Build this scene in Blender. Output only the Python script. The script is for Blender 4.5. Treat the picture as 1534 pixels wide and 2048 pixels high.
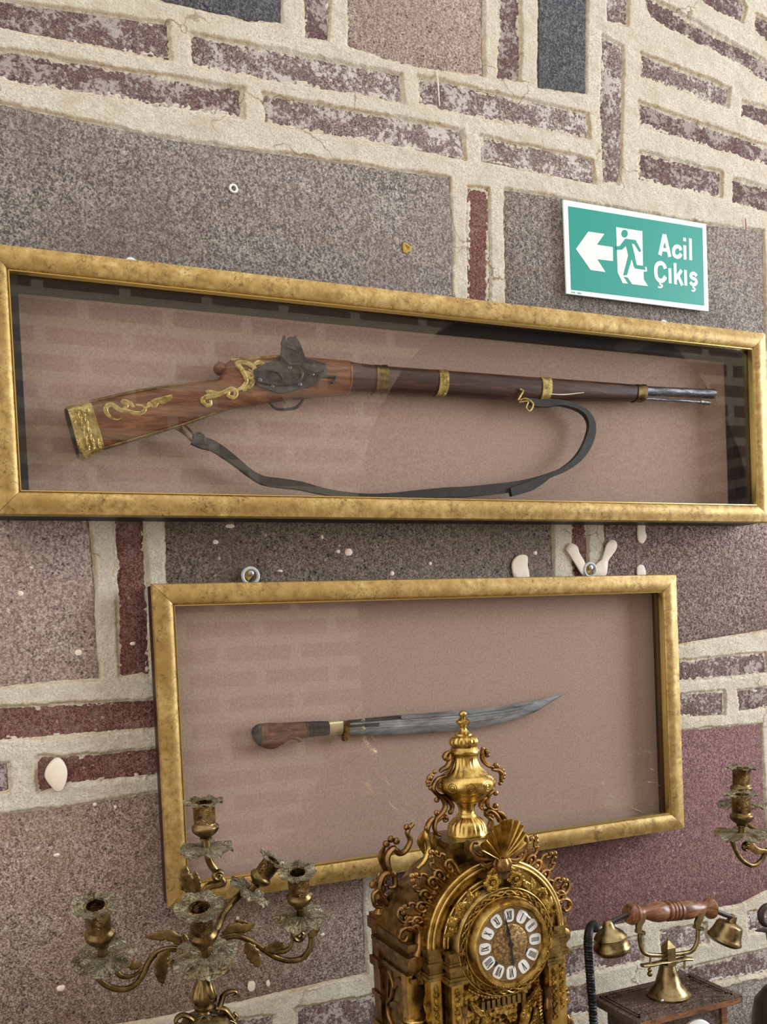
import bpy, bmesh, math, random
import numpy as np
from mathutils import Vector, Matrix
from mathutils.geometry import tessellate_polygon
random.seed(7); rng = np.random.default_rng(7)
S = bpy.context.scene
for o in list(bpy.data.objects): bpy.data.objects.remove(o)
COL = S.collection
V = Vector; PI = math.pi

# ------------------------------------------------------------------ camera
F = 1900.0; CX = 767.0; CY = 1333.93
CR = np.array([[0.91403323, 0.04327529, -0.40332432], [-0.05366082, 0.99845426, -0.0144781], [0.40207434, 0.03487618, 0.91494256]])
CAM = V((0, -1.445, 1.45))
right = V((CR[0][0], CR[0][2], -CR[0][1])); up = V((-CR[1][0], -CR[1][2], CR[1][1])); back = V((-CR[2][0], -CR[2][2], CR[2][1]))
cd = bpy.data.cameras.new('camera'); cam = bpy.data.objects.new('camera', cd); COL.objects.link(cam)
cam.matrix_world = Matrix(((right.x, up.x, back.x, CAM.x), (right.y, up.y, back.y, CAM.y), (right.z, up.z, back.z, CAM.z), (0, 0, 0, 1)))
cd.sensor_fit = 'HORIZONTAL'; cd.sensor_width = 36.0; cd.lens = 36.0 * F / 1534.0
cd.shift_y = (CY - 1024.0) / 1534.0; cd.clip_start = 0.05; cd.clip_end = 60
S.camera = cam

# ------------------------------------------------------------------ world, lights, exposure
W = bpy.data.worlds.new('daylight'); S.world = W; W.use_nodes = True
wb = W.node_tree.nodes['Background']; wb.inputs[0].default_value = (1.0, 0.98, 0.95, 1); wb.inputs[1].default_value = 0.88
def area(name, loc, target, sx, sy, power, col):
    l = bpy.data.lights.new(name, 'AREA'); l.shape = 'RECTANGLE'; l.size = sx; l.size_y = sy; l.energy = power; l.color = col
    o = bpy.data.objects.new(name, l); COL.objects.link(o); o.location = loc
    o.rotation_euler = (V(target) - V(loc)).to_track_quat('-Z', 'Y').to_euler(); return o
area('window_right_offscreen', (4.6, -2.0, 2.4), (0.9, 0.0, 1.5), 1.6, 2.2, 105, (0.86, 0.93, 1.0))
S.view_settings.view_transform = 'Standard'; S.view_settings.look = 'None'; S.view_settings.gamma = 1
S.view_settings.use_curve_mapping = False
S.view_settings.exposure = 0.88

# ------------------------------------------------------------------ helpers
def P(px, py, Y):
    v = CR.T @ np.array([(px - CX) / F, (py - CY) / F, 1.0])
    d = V((v[0], v[2], -v[1])); t = (Y - CAM.y) / d.y
    return CAM + d * t
def pxm(px, py, Y):           # metres per pixel across the view at that point
    d = P(px, py, Y) - CAM; return (-(d.dot(back))) / F
def path(pts, Y):
    if isinstance(Y, (int, float)): Y = [Y] * len(pts)
    return [P(x, y, yy) for (x, y), yy in zip(pts, Y)]
def crop(pts, ox, oy, s): return [(ox + x / s, oy + y / s) for x, y in pts]

def obj(name, mesh, mat=None, parent=None):
    o = bpy.data.objects.new(name, mesh); COL.objects.link(o)
    if parent is not None: o.parent = parent
    if mat is not None and not mesh.materials: mesh.materials.append(mat)
    return o
def wloc(o):
    p = V((0, 0, 0))
    while o is not None: p += o.location; o = o.parent
    return p
def tag(o, label=None, cat=None, group=None, kind=None):
    if label: o['label'] = label
    if cat: o['category'] = cat
    if group: o['group'] = group
    if kind: o['kind'] = kind
    return o
def thing(name, loc, label, cat, group=None):
    o = bpy.data.objects.new(name, None); COL.objects.link(o); o.location = loc; o.empty_display_size = .02
    return tag(o, label, cat, group)

def resample(pts, n):
    pts = [V(p) for p in pts]
    if len(pts) < 3:
        return [pts[0].lerp(pts[-1], i / (n - 1)) for i in range(n)]
    out = []; m = len(pts) - 1
    for i in range(n):
        u = i / (n - 1) * m; k = min(int(u), m - 1); t = u - k
        p0 = pts[max(k - 1, 0)]; p1 = pts[k]; p2 = pts[k + 1]; p3 = pts[min(k + 2, m)]
        out.append(0.5 * ((2 * p1) + (p2 - p0) * t + (2 * p0 - 5 * p1 + 4 * p2 - p3) * t * t + (3 * p1 - p0 - 3 * p2 + p3) * t ** 3))
    return out
def interp(vals, n):
    if isinstance(vals, (int, float)): return [vals] * n
    return list(np.interp(np.linspace(0, 1, n), np.linspace(0, 1, len(vals)), vals))

class MB:
    def __init__(s): s.v = []; s.f = []; s.sm = []
    def add(s, vs, fs, smooth=True):
        b = len(s.v); s.v += [V(v) for v in vs]
        for f in fs: s.f.append([i + b for i in f]); s.sm.append(smooth)
    def rings(s, rings, closed=True, cap=True, smooth=True):
        n = len(rings[0]); vs = [p for r in rings for p in r]; fs = []
        for i in range(len(rings) - 1):
            for j in range(n if closed else n - 1):
                k = (j + 1) % n; fs.append([i * n + j, i * n + k, (i + 1) * n + k, (i + 1) * n + j])
        s.add(vs, fs, smooth)
        if cap and closed:
            s.add(rings[0], [list(range(n))[::-1]], False); s.add(rings[-1], [list(range(n))], False)
    def box(s, c, sz):
        c = V(c); x, y, z = [q / 2 for q in sz]
        vs = [c + V((a * x, b * y, d * z)) for a in (-1, 1) for b in (-1, 1) for d in (-1, 1)]
        s.add(vs, [[0, 1, 3, 2], [4, 6, 7, 5], [0, 4, 5, 1], [2, 3, 7, 6], [0, 2, 6, 4], [1, 5, 7, 3]], False)
    def boxr(s, a, b): s.box((V(a) + V(b)) / 2, [abs(p - q) for p, q in zip(a, b)])
    def prism(s, poly, ext, smooth=False):      # poly: 3-D outline; ext: vector
        n = len(poly); ext = V(ext); a = [V(p) for p in poly]; b = [p + ext for p in a]
        tri = tessellate_polygon([a])
        s.add(a, [list(t) for t in tri], False); s.add(b, [list(t)[::-1] for t in tri], False)
        s.add(a + b, [[i, (i + 1) % n, n + (i + 1) % n, n + i] for i in range(n)], smooth)
    def tube(s, pts, r, n=24, seg=8, flat=1.0, fn=None, cap=True):
        p = resample(pts, n); rr = interp(r, n); T = []
        for i in range(n):
            t = p[min(i + 1, n - 1)] - p[max(i - 1, 0)]; T.append(t.normalized() if t.length > 1e-9 else V((0, 0, 1)))
        u = V(fn) if fn is not None else (V((0, 1, 0)) if abs(T[0].y) < .9 else V((1, 0, 0)))
        R = []
        for i in range(n):
            u = (u - T[i] * u.dot(T[i])); u = u.normalized() if u.length > 1e-6 else T[i].orthogonal().normalized()
            w = T[i].cross(u)
            R.append([p[i] + (u * math.cos(a) * flat + w * math.sin(a)) * rr[i] for a in [2 * PI * j / seg for j in range(seg)]])
        s.rings(R, True, cap)
    def lathe(s, prof, base, axis=(0, 0, 1), seg=32, mod=None, cap=True, ang0=0):   # prof: (height, radius)
        ax = V(axis).normalized(); e1 = ax.cross(V((0, 1, 0)))
        e1 = (e1 if e1.length > 1e-3 else ax.cross(V((1, 0, 0)))).normalized(); e2 = ax.cross(e1)
        R = []
        for h, r in prof:
            ring = []
            for j in range(seg):
                a = 2 * PI * j / seg + ang0; q = r * (mod(a, h) if mod else 1)
                ring.append(V(base) + ax * h + (e1 * math.cos(a) + e2 * math.sin(a)) * q)
            R.append(ring)
        s.rings(R, True, cap)
    def ball(s, c, r, seg=12, sc=(1, 1, 1)):
        c = V(c); R = []
        for i in range(1, seg // 2):
            t = PI * i / (seg // 2)
            R.append([c + V((r * sc[0] * math.sin(t) * math.cos(2 * PI * j / seg), r * sc[1] * math.sin(t) * math.sin(2 * PI * j / seg), r * sc[2] * math.cos(t))) for j in range(seg)])
        s.rings(R, True, True)
    def torus(s, c, R, r, axis=(0, 1, 0), seg=28, sg=8, a0=0, a1=2 * PI):
        ax = V(axis).normalized(); e1 = ax.orthogonal().normalized(); e2 = ax.cross(e1); c = V(c); rings = []
        full = abs(a1 - a0 - 2 * PI) < 1e-6
        for i in range(seg + 1):
            a = a0 + (a1 - a0) * i / seg; d = e1 * math.cos(a) + e2 * math.sin(a)
            rings.append([c + d * (R + r * math.cos(b)) + ax * r * math.sin(b) for b in [2 * PI * j / sg for j in range(sg)]])
        s.rings(rings, True, not full)
    def leaf(s, pts, w, nrm, n=18, thick=.0012, ridge=.3, serr=0.0, sn=6):
        p = resample(pts, n); ww = interp(w, n); nrm = V(nrm).normalized(); Rr = []
        for i in range(n):
            t = (p[min(i + 1, n - 1)] - p[max(i - 1, 0)]).normalized(); sd = t.cross(nrm).normalized()
            k = ww[i] * (1 + serr * math.sin(sn * 2 * PI * i / (n - 1)))
            q = [p[i] - sd * k, p[i] - sd * k * .5 + nrm * ridge * k * .8, p[i] + nrm * ridge * k * .35, p[i] + sd * k * .5 + nrm * ridge * k * .8, p[i] + sd * k]
            Rr.append(q + [x - nrm * thick * 1.6 for x in q[::-1]])
        s.rings(Rr, True, True)
    def build(s, name, mat, parent=None, label=None, kind=None):
        off = wloc(parent) if parent is not None else V((0, 0, 0))
        m = bpy.data.meshes.new(name); m.from_pydata([tuple(v - off) for v in s.v], [], s.f)
        m.polygons.foreach_set('use_smooth', s.sm)
        bm = bmesh.new(); bm.from_mesh(m); bmesh.ops.remove_doubles(bm, verts=bm.verts, dist=1e-6); bmesh.ops.recalc_face_normals(bm, faces=bm.faces)
        bm.to_mesh(m); bm.free()
        try: m.set_sharp_from_angle(angle=math.radians(50))
        except Exception: pass
        o = obj(name, m, mat, parent)
        return tag(o, label, None, None, kind)
def single(name, mb, mat, label, cat, group=None):       # one-mesh thing, origin at its centre
    c = sum(mb.v, V((0, 0, 0))) / len(mb.v)
    mb.v = [v - c for v in mb.v]; o = mb.build(name, mat); o.location = c
    return tag(o, label, cat, group)

# ------------------------------------------------------------------ materials
def lin(c):
    return tuple(((x / 255) / 12.92 if x / 255 <= .04045 else ((x / 255 + .055) / 1.055) ** 2.4) for x in c) + (1,)
class NT:
    def __init__(s, name):
        s.m = bpy.data.materials.new(name); s.m.use_nodes = True; s.t = s.m.node_tree; s.b = s.t.nodes['Principled BSDF']; s.co = None
    def n(s, ty, **kw):
        x = s.t.nodes.new(ty)
        for k, v in kw.items(): setattr(x, k, v)
        return x
    def l(s, a, b): s.t.links.new(a, b)
    def coord(s, scale=None):
        if s.co is None: s.co = s.n('ShaderNodeTexCoord')
        if scale is None: return s.co.outputs['Object']
        mp = s.n('ShaderNodeMapping'); mp.inputs['Scale'].default_value = scale; s.l(s.co.outputs['Object'], mp.inputs[0]); return mp.outputs[0]
    def noise(s, scale, detail=4, rough=.6, dist=0, co=None):
        x = s.n('ShaderNodeTexNoise'); x.inputs['Scale'].default_value = scale; x.inputs['Detail'].default_value = detail; x.inputs['Roughness'].default_value = rough; x.inputs['Distortion'].default_value = dist
        s.l(co if co is not None else s.coord(), x.inputs['Vector']); return x.outputs['Fac']
    def vor(s, scale, feature='F1', co=None):
        x = s.n('ShaderNodeTexVoronoi', feature=feature); x.inputs['Scale'].default_value = scale; s.l(co if co is not None else s.coord(), x.inputs['Vector']); return x.outputs['Distance']
    def ramp(s, fac, stops):
        x = s.n('ShaderNodeValToRGB'); e = x.color_ramp.elements
        while len(e) < len(stops): e.new(.5)
        for el, (p, c) in zip(e, stops): el.position = p; el.color = c if len(c) == 4 else lin(c)
        s.l(fac, x.inputs[0]); return x.outputs[0]
    def mix(s, fac, a, b, mode='MIX'):
        x = s.n('ShaderNodeMix', data_type='RGBA', blend_type=mode)
        for sock, val in ((x.inputs[0], fac), (x.inputs[6], a), (x.inputs[7], b)):
            if isinstance(val, (int, float)): sock.default_value = val
            elif isinstance(val, tuple): sock.default_value = val if len(val) == 4 else lin(val)
            else: s.l(val, sock)
        return x.outputs[2]
    def math(s, op, a, b=None, c=None):
        x = s.n('ShaderNodeMath', operation=op)
        for i, val in enumerate((a, b, c)):
            if val is None: continue
            if isinstance(val, (int, float)): x.inputs[i].default_value = val
            else: s.l(val, x.inputs[i])
        return x.outputs[0]
    def bump(s, h, strength=.5, dist=.003):
        x = s.n('ShaderNodeBump'); x.inputs['Strength'].default_value = strength; x.inputs['Distance'].default_value = dist
        s.l(h, x.inputs['Height']); s.l(x.outputs[0], s.b.inputs['Normal'])
    def set(s, color=None, rough=.8, metal=0.0, spec=.4):
        if color is not None:
            if isinstance(color, tuple): s.b.inputs['Base Color'].default_value = color if len(color) == 4 else lin(color)
            else: s.l(color, s.b.inputs['Base Color'])
        if isinstance(rough, (int, float)): s.b.inputs['Roughness'].default_value = rough
        else: s.l(rough, s.b.inputs['Roughness'])
        s.b.inputs['Metallic'].default_value = metal; s.b.inputs['Specular IOR Level'].default_value = spec
        return s.m
WHT = (1, 1, 1, 1); BLK = (0, 0, 0, 1)
M = {}
def stone_mat(name, dark, mid, light, pit=.0, speck=.5, grain=190, lime=0.0, blotch=None):
    t = NT(name); dk = tuple(int(q * .62) for q in dark); lt = tuple(min(255, int(q * 1.18)) for q in light)
    grain *= 1.9; g1 = t.noise(grain, 6, .75); g2 = t.noise(grain * .45, 5, .7, .4, t.coord((1.25, 1, .85))); g = t.math('ADD', t.math('MULTIPLY', g1, .68), t.math('MULTIPLY', g2, .32))
    c = t.ramp(g, [(.36, dk), (.45, dark), (.5, mid), (.55, light), (.63, lt)])
    big = t.noise(7, 4, .65); c = t.mix(t.ramp(big, [(.38, BLK), (.68, (.5, .5, .5, 1))]), c, blotch if blotch else mid)
    dsc = t.n('ShaderNodeTexNoise'); dsc.inputs['Scale'].default_value = 60; t.l(t.coord(), dsc.inputs['Vector'])
    wob = t.mix(.012, t.coord(), dsc.outputs['Color'], 'ADD')
    v = t.vor(48, co=wob); sp = t.ramp(v, [(.0, WHT), (.10, WHT), (.15, BLK)]); n2 = t.noise(21, 2, .5)
    c = t.mix(t.math('MULTIPLY', t.math('MULTIPLY', sp, t.ramp(n2, [(.52, BLK), (.58, WHT)])), speck), c, (224, 206, 190))
    v2 = t.vor(120, co=wob); pt = t.ramp(v2, [(.0, WHT), (.18, WHT), (.28, BLK)])
    pm = t.math('MULTIPLY', pt, t.ramp(t.noise(40, 3, .6), [(.46, BLK), (.58, WHT)]))
    c = t.mix(t.math('MULTIPLY', pm, pit), c, (48, 40, 38))
    if lime > 0:
        ln = t.math('ADD', t.math('MULTIPLY', t.noise(150, 5, .75), .55), t.math('MULTIPLY', t.noise(26, 4, .65, .5), .5))
        c = t.mix(t.math('MULTIPLY', t.ramp(ln, [(.525, BLK), (.575, WHT)]), lime), c, (214, 206, 198))
    h = t.math('ADD', t.math('MULTIPLY', t.noise(grain * 1.13, 5, .75), .4), t.noise(grain * .52, 4, .7))
    t.bump(h, 1.0, .0026); M[name] = t.set(c, .93, 0, .15)
stone_mat('stone_grey', (98, 92, 88), (142, 133, 127), (180, 172, 164), pit=.35, speck=.3, blotch=(128, 112, 100))
stone_mat('stone_dark', (66, 68, 74), (92, 92, 98), (126, 124, 126), pit=.4, speck=.15)
stone_mat('stone_pink', (132, 112, 106), (172, 152, 144), (204, 188, 178), pit=.75, speck=.6, blotch=(164, 138, 126))
stone_mat('stone_brown', (108, 90, 80), (152, 131, 119), (188, 171, 160), pit=.75, speck=.6, blotch=(148, 118, 98))
stone_mat('stone_taupe', (90, 82, 75), (124, 113, 103), (154, 142, 130), pit=.9, speck=.8, blotch=(108, 94, 80))
stone_mat('stone_red', (98, 72, 71), (130, 97, 95), (158, 126, 123), pit=.2, speck=.4, grain=210, blotch=(126, 91, 90))
stone_mat('stone_plum', (92, 74, 72), (142, 120, 114), (188, 172, 164), pit=.3, speck=.5, grain=200, blotch=(124, 102, 98))
stone_mat('brick_plum', (88, 67, 66), (115, 92, 90), (142, 120, 116), pit=.25, speck=.15, grain=230, lime=.55)
stone_mat('brick_lime', (98, 80, 78), (130, 111, 108), (172, 158, 152), pit=.25, speck=.2, grain=230, lime=.9)
stone_mat('brick_red', (86, 54, 48), (118, 80, 72), (150, 114, 102), pit=.5, speck=.45, grain=230, lime=.1)

t = NT('mortar')
g = t.noise(300, 5, .7); c = t.ramp(g, [(.3, (160, 148, 126)), (.43, (204, 195, 176)), (.56, (222, 215, 200)), (.72, (238, 233, 222))])
c = t.mix(t.ramp(t.noise(6, 4, .6), [(.4, BLK), (.72, (.5, .5, .5, 1))]), c, (206, 196, 174))
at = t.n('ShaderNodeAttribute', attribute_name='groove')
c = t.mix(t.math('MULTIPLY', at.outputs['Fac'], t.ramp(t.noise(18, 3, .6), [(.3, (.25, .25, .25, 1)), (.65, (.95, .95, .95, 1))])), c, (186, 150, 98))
dn = t.n('ShaderNodeTexNoise'); dn.inputs['Scale'].default_value = 14; dn.inputs['Detail'].default_value = 5; t.l(t.coord(), dn.inputs['Vector'])
crk = t.vor(7, 'DISTANCE_TO_EDGE', co=t.mix(.11, t.coord(), dn.outputs['Color'], 'ADD'))
c = t.mix(t.math('MULTIPLY', t.ramp(crk, [(.0, WHT), (.006, WHT), (.011, BLK)]), t.ramp(t.noise(5, 2, .5), [(.5, BLK), (.56, (.7, .7, .7, 1))])), c, (128, 102, 66))
c = t.mix(t.ramp(t.noise(28, 5, .7), [(.46, BLK), (.68, (.6, .6, .6, 1))]), c, (190, 178, 156))
h = t.math('ADD', t.noise(340, 4, .7), t.math('MULTIPLY', t.noise(66, 4, .7), 1.2)); t.bump(h, .7, .003)
M['mortar'] = t.set(c, .95, 0, .1)

t = NT('wall_far'); 
br = t.n('ShaderNodeTexBrick'); t.l(t.coord(), br.inputs['Vector'])
mp = t.n('ShaderNodeMapping'); mp.inputs['Rotation'].default_value = (PI / 2, 0, 0); t.l(t.co.outputs['Object'], mp.inputs[0]); t.l(mp.outputs[0], br.inputs['Vector'])
br.inputs['Color1'].default_value = lin((150, 112, 104)); br.inputs['Color2'].default_value = lin((120, 88, 84)); br.inputs['Mortar'].default_value = lin((226, 212, 186))
br.inputs['Scale'].default_value = 1; br.inputs['Mortar Size'].default_value = .035; br.inputs['Brick Width'].default_value = .5; br.inputs['Row Height'].default_value = .16
nn = t.noise(30, 4, .7); t.bump(nn, .4, .004); M['wall_far'] = t.set(t.mix(.25, br.outputs['Color'], t.ramp(nn, [(.3, (120, 100, 90)), (.7, (235, 220, 200))])), .95, 0, .1)

def plain(name, col, rough=.6, metal=0.0, spec=.4, nz=None, var=.25):
    t = NT(name)
    if nz:
        g = t.noise(nz, 4, .6); d = tuple(x * (1 - var) for x in lin(col)[:3]) + (1,); l_ = tuple(min(1, x * (1 + var)) for x in lin(col)[:3]) + (1,)
        M[name] = t.set(t.ramp(g, [(.3, d), (.7, l_)]), rough, metal, spec); t.bump(g, .15, .001)
    else: M[name] = t.set(col, rough, metal, spec)
plain('sign_white', (236, 244, 240), .45); plain('sign_green', (30, 146, 132), .4); plain('sign_glow', (234, 246, 226), .5)
plain('sign_grey', (120, 140, 130), .6)
plain('black_board', (26, 27, 30), .5, nz=40); plain('brown_side', (58, 30, 24), .5, nz=60)
plain('white_paint', (238, 224, 206), .5, nz=30, var=.06); plain('white_plastic', (240, 238, 232), .4)
plain('clear_plastic', (206, 212, 208), .25); plain('yellow_plug', (176, 146, 66), .6); plain('steel_screw', (190, 196, 200), .3, 1.0)
plain('black_rubber', (22, 21, 22), .45); plain('alcove_plaster', (150, 136, 120), .9); plain('floor_stone', (150, 138, 122), .7, nz=6)
plain('porcelain', (236, 236, 232), .25); plain('hand_black', (22, 24, 30), .4, 0.3); plain('red_ink', (170, 60, 50), .7)
plain('leather', (46, 44, 40), .62, nz=90, var=.4); plain('table_wood', (72, 46, 30), .5, nz=14)
plain('pale_brass', (214, 206, 170), .3, .85, nz=80, var=.12); plain('grip_black', (34, 30, 28), .5, nz=120)
plain('copper_wire', (178, 122, 74), .35, .9); plain('steel_dull', (66, 64, 62), .48, .5, nz=90, var=.6)
plain('dark_carved', (48, 36, 30), .45, nz=50)

t = NT('wood_stock'); g = t.noise(14, 5, .65, 1.5, t.coord((1, 1, 9)))
c = t.ramp(g, [(.3, (66, 38, 22)), (.5, (116, 74, 44)), (.7, (154, 106, 68))]); c = t.mix(t.ramp(t.noise(10, 4, .6), [(.45, BLK), (.75, (.8, .8, .8, 1))]), c, (70, 34, 22)); t.bump(g, .25, .001); M['wood_stock'] = t.set(c, .42, 0, .4)
t = NT('wood_fore'); g = t.noise(12, 5, .7, 1.2, t.coord((1, 1, 10)))
c = t.ramp(g, [(.3, (34, 20, 16)), (.52, (64, 38, 28)), (.72, (116, 70, 48))]); t.bump(g, .35, .0015); M['wood_fore'] = t.set(c, .38, 0, .5)
t = NT('wood_handle'); g = t.noise(16, 5, .65, 1.5, t.coord((2, 2, 7)))
M['wood_handle'] = t.set(t.ramp(g, [(.3, (62, 36, 26)), (.5, (96, 60, 44)), (.7, (128, 88, 66))]), .5, 0, .4)
t = NT('wood_turned'); g = t.noise(18, 5, .65, 1.8, t.coord((1, 4, 6)))
c = t.ramp(g, [(.3, (74, 44, 28)), (.5, (122, 80, 52)), (.7, (160, 114, 78))]); c = t.mix(t.ramp(t.noise(40, 3, .6), [(.58, BLK), (.7, (.8, .8, .8, 1))]), c, (58, 34, 24)); M['wood_turned'] = t.set(c, .35, 0, .5)
t = NT('wood_carved'); g = t.noise(55, 4, .6, 2.5); v = t.vor(75, 'SMOOTH_F1')
hh = t.math('ADD', g, t.math('MULTIPLY', v, .8)); c = t.ramp(t.noise(22, 4, .6, 1.0), [(.3, (62, 46, 36)), (.7, (98, 76, 60))]); t.bump(hh, 1.0, .006); M['wood_carved'] = t.set(c, .45, 0, .45)

def brass(name, dark, mid, light, rough=.3, relief=0.0, rs=120, patina=None, pa=.0):
    t = NT(name); g = t.noise(45, 5, .65); c = t.ramp(g, [(.3, dark), (.5, mid), (.7, light)])
    if relief > 0:
        w = t.noise(rs, 2, .5, 3.5); r = t.math('ABSOLUTE', t.math('SUBTRACT', w, .5)); rr = t.ramp(r, [(.0, BLK), (.06, WHT)])
        t.bump(rr, relief, .0030)
    if patina: c = t.mix(t.math('MULTIPLY', t.ramp(t.noise(rs * .7, 3, .6, 2), [(.38, BLK), (.58, WHT)]), pa), c, patina)
    rg = t.ramp(t.noise(90, 3, .6), [(.3, (rough * .75,) * 3 + (1,)), (.7, (min(1, rough * 1.4),) * 3 + (1,))])
    M[name] = t.set(c, rg, 1.0 if not patina else .45, .5)
brass('gold', (120, 94, 48), (190, 158, 88), (224, 196, 126), .27)
brass('gold_dark', (90, 74, 44), (144, 122, 76), (184, 160, 108), .34)
brass('gold_brown', (88, 64, 36), (140, 108, 66), (180, 146, 96), .34)
brass('gold_relief', (86, 60, 22), (170, 134, 62), (210, 176, 98), .28, .8, 110)
brass('brass_old', (62, 48, 28), (116, 96, 60), (156, 134, 92), .35)
brass('brass_relief', (54, 38, 20), (126, 100, 60), (176, 150, 104), .34, .9, 95)
brass('brass_patina', (62, 50, 32), (114, 98, 66), (152, 136, 98), .42, 1.0, 60, (164, 160, 138), .5)
brass('brass_phone', (86, 74, 48), (138, 120, 84), (172, 152, 110), .32)
brass('brass_ornament', (120, 96, 44), (196, 172, 104), (224, 204, 140), .36, .6, 160)
t = NT('blade'); g = t.noise(30, 5, .7, .5, t.coord((.6, 1, 2.5))); M['blade'] = t.set(t.ramp(g, [(.3, (92, 93, 93)), (.5, (136, 138, 138)), (.7, (172, 174, 174))]), .45, .5)
t = NT('blade_dark'); g = t.noise(40, 5, .7, .5, t.coord((.6, 1, 2.5))); M['blade_dark'] = t.set(t.ramp(g, [(.3, (40, 38, 36)), (.5, (76, 74, 72)), (.7, (110, 108, 106))]), .5, .6)
t = NT('barrel_steel'); g = t.noise(40, 4, .7, .4, t.coord((1, 1, 4))); M['barrel_steel'] = t.set(t.ramp(g, [(.3, (52, 54, 60)), (.5, (96, 100, 108)), (.7, (170, 174, 180))]), .35, .8)

t = NT('frame_gold'); g = t.noise(70, 5, .7); g2 = t.noise(14, 4, .6)
c = t.ramp(g, [(.3, (132, 104, 56)), (.5, (184, 154, 92)), (.7, (212, 186, 124))]); c = t.mix(t.ramp(g2, [(.4, BLK), (.66, (.75, .75, .75, 1))]), c, (156, 122, 62))
ck = t.vor(40, 'DISTANCE_TO_EDGE', co=t.coord((1, 1, 1))); wob = t.noise(24, 4, .7)
cm = t.math('MULTIPLY', t.ramp(t.noise(150, 4, .8, 1.0, t.coord((1, 1, 1.0))), [(.53, BLK), (.6, WHT)]), t.ramp(wob, [(.42, BLK), (.62, WHT)]))
c = t.mix(t.math('MULTIPLY', cm, .75), c, (78, 54, 24)); t.bump(g, .15, .001); M['frame_gold'] = t.set(c, .45, .4, .5)
plain('lip_gold', (226, 200, 120), .25, .9)
t = NT('cloth'); wv = t.n('ShaderNodeTexWave', wave_type='BANDS', bands_direction='X'); wv.inputs['Scale'].default_value = 260; wv.inputs['Distortion'].default_value = 1.5; t.l(t.coord(), wv.inputs[0])
wz = t.n('ShaderNodeTexWave', wave_type='BANDS', bands_direction='Z'); wz.inputs['Scale'].default_value = 260; wz.inputs['Distortion'].default_value = 1.5; t.l(t.coord(), wz.inputs[0])
h = t.math('ADD', wv.outputs['Fac'], wz.outputs['Fac']); hn = t.math('ADD', t.math('MULTIPLY', h, .35), t.noise(400, 2, .5)); t.bump(hn, .25, .0012)
M['cloth'] = t.set(t.ramp(t.noise(300, 3, .6), [(.3, (160, 136, 122)), (.7, (186, 161, 147))]), .9, 0, .15)
t = NT('dial_metal'); g = t.noise(260, 4, .7, 1.0); M['dial_metal'] = t.set(t.ramp(t.noise(200, 4, .7), [(.35, (84, 62, 34)), (.5, (140, 110, 66)), (.65, (206, 172, 110))]), .4, .6); t.bump(g, .6, .001)
plain('dial_brown', (128, 106, 78), .45, .35, nz=60, var=.15)
t = NT('gold_hammered'); g = t.vor(120); M['gold_hammered'] = t.set(t.ramp(t.noise(40, 4, .6), [(.3, (176, 140, 70)), (.7, (218, 188, 112))]), .25, 1.0); t.bump(g, .9, .003)

def glass_mat(name, ior, rough=0.0, tint=(1, 1, 1, 1)):
    m = bpy.data.materials.new(name); m.use_nodes = True; nt = m.node_tree; nt.nodes.clear()
    o = nt.nodes.new('ShaderNodeOutputMaterial'); mx = nt.nodes.new('ShaderNodeMixShader'); tr = nt.nodes.new('ShaderNodeBsdfTransparent'); gl = nt.nodes.new('ShaderNodeBsdfGlossy'); fr = nt.nodes.new('ShaderNodeFresnel')
    ge = nt.nodes.new('ShaderNodeNewGeometry'); mm = nt.nodes.new('ShaderNodeMath'); mm.operation = 'MULTIPLY_ADD'; mm.inputs[1].default_value = 1 / ior - ior; mm.inputs[2].default_value = ior
    nt.links.new(ge.outputs['Backfacing'], mm.inputs[0]); nt.links.new(mm.outputs[0], fr.inputs['IOR']); tr.inputs[0].default_value = tint; gl.inputs['Roughness'].default_value = rough
    nt.links.new(fr.outputs[0], mx.inputs[0]); nt.links.new(tr.outputs[0], mx.inputs[1]); nt.links.new(gl.outputs[0], mx.inputs[2]); nt.links.new(mx.outputs[0], o.inputs[0]); M[name] = m
glass_mat('glass', 1.52)

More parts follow.
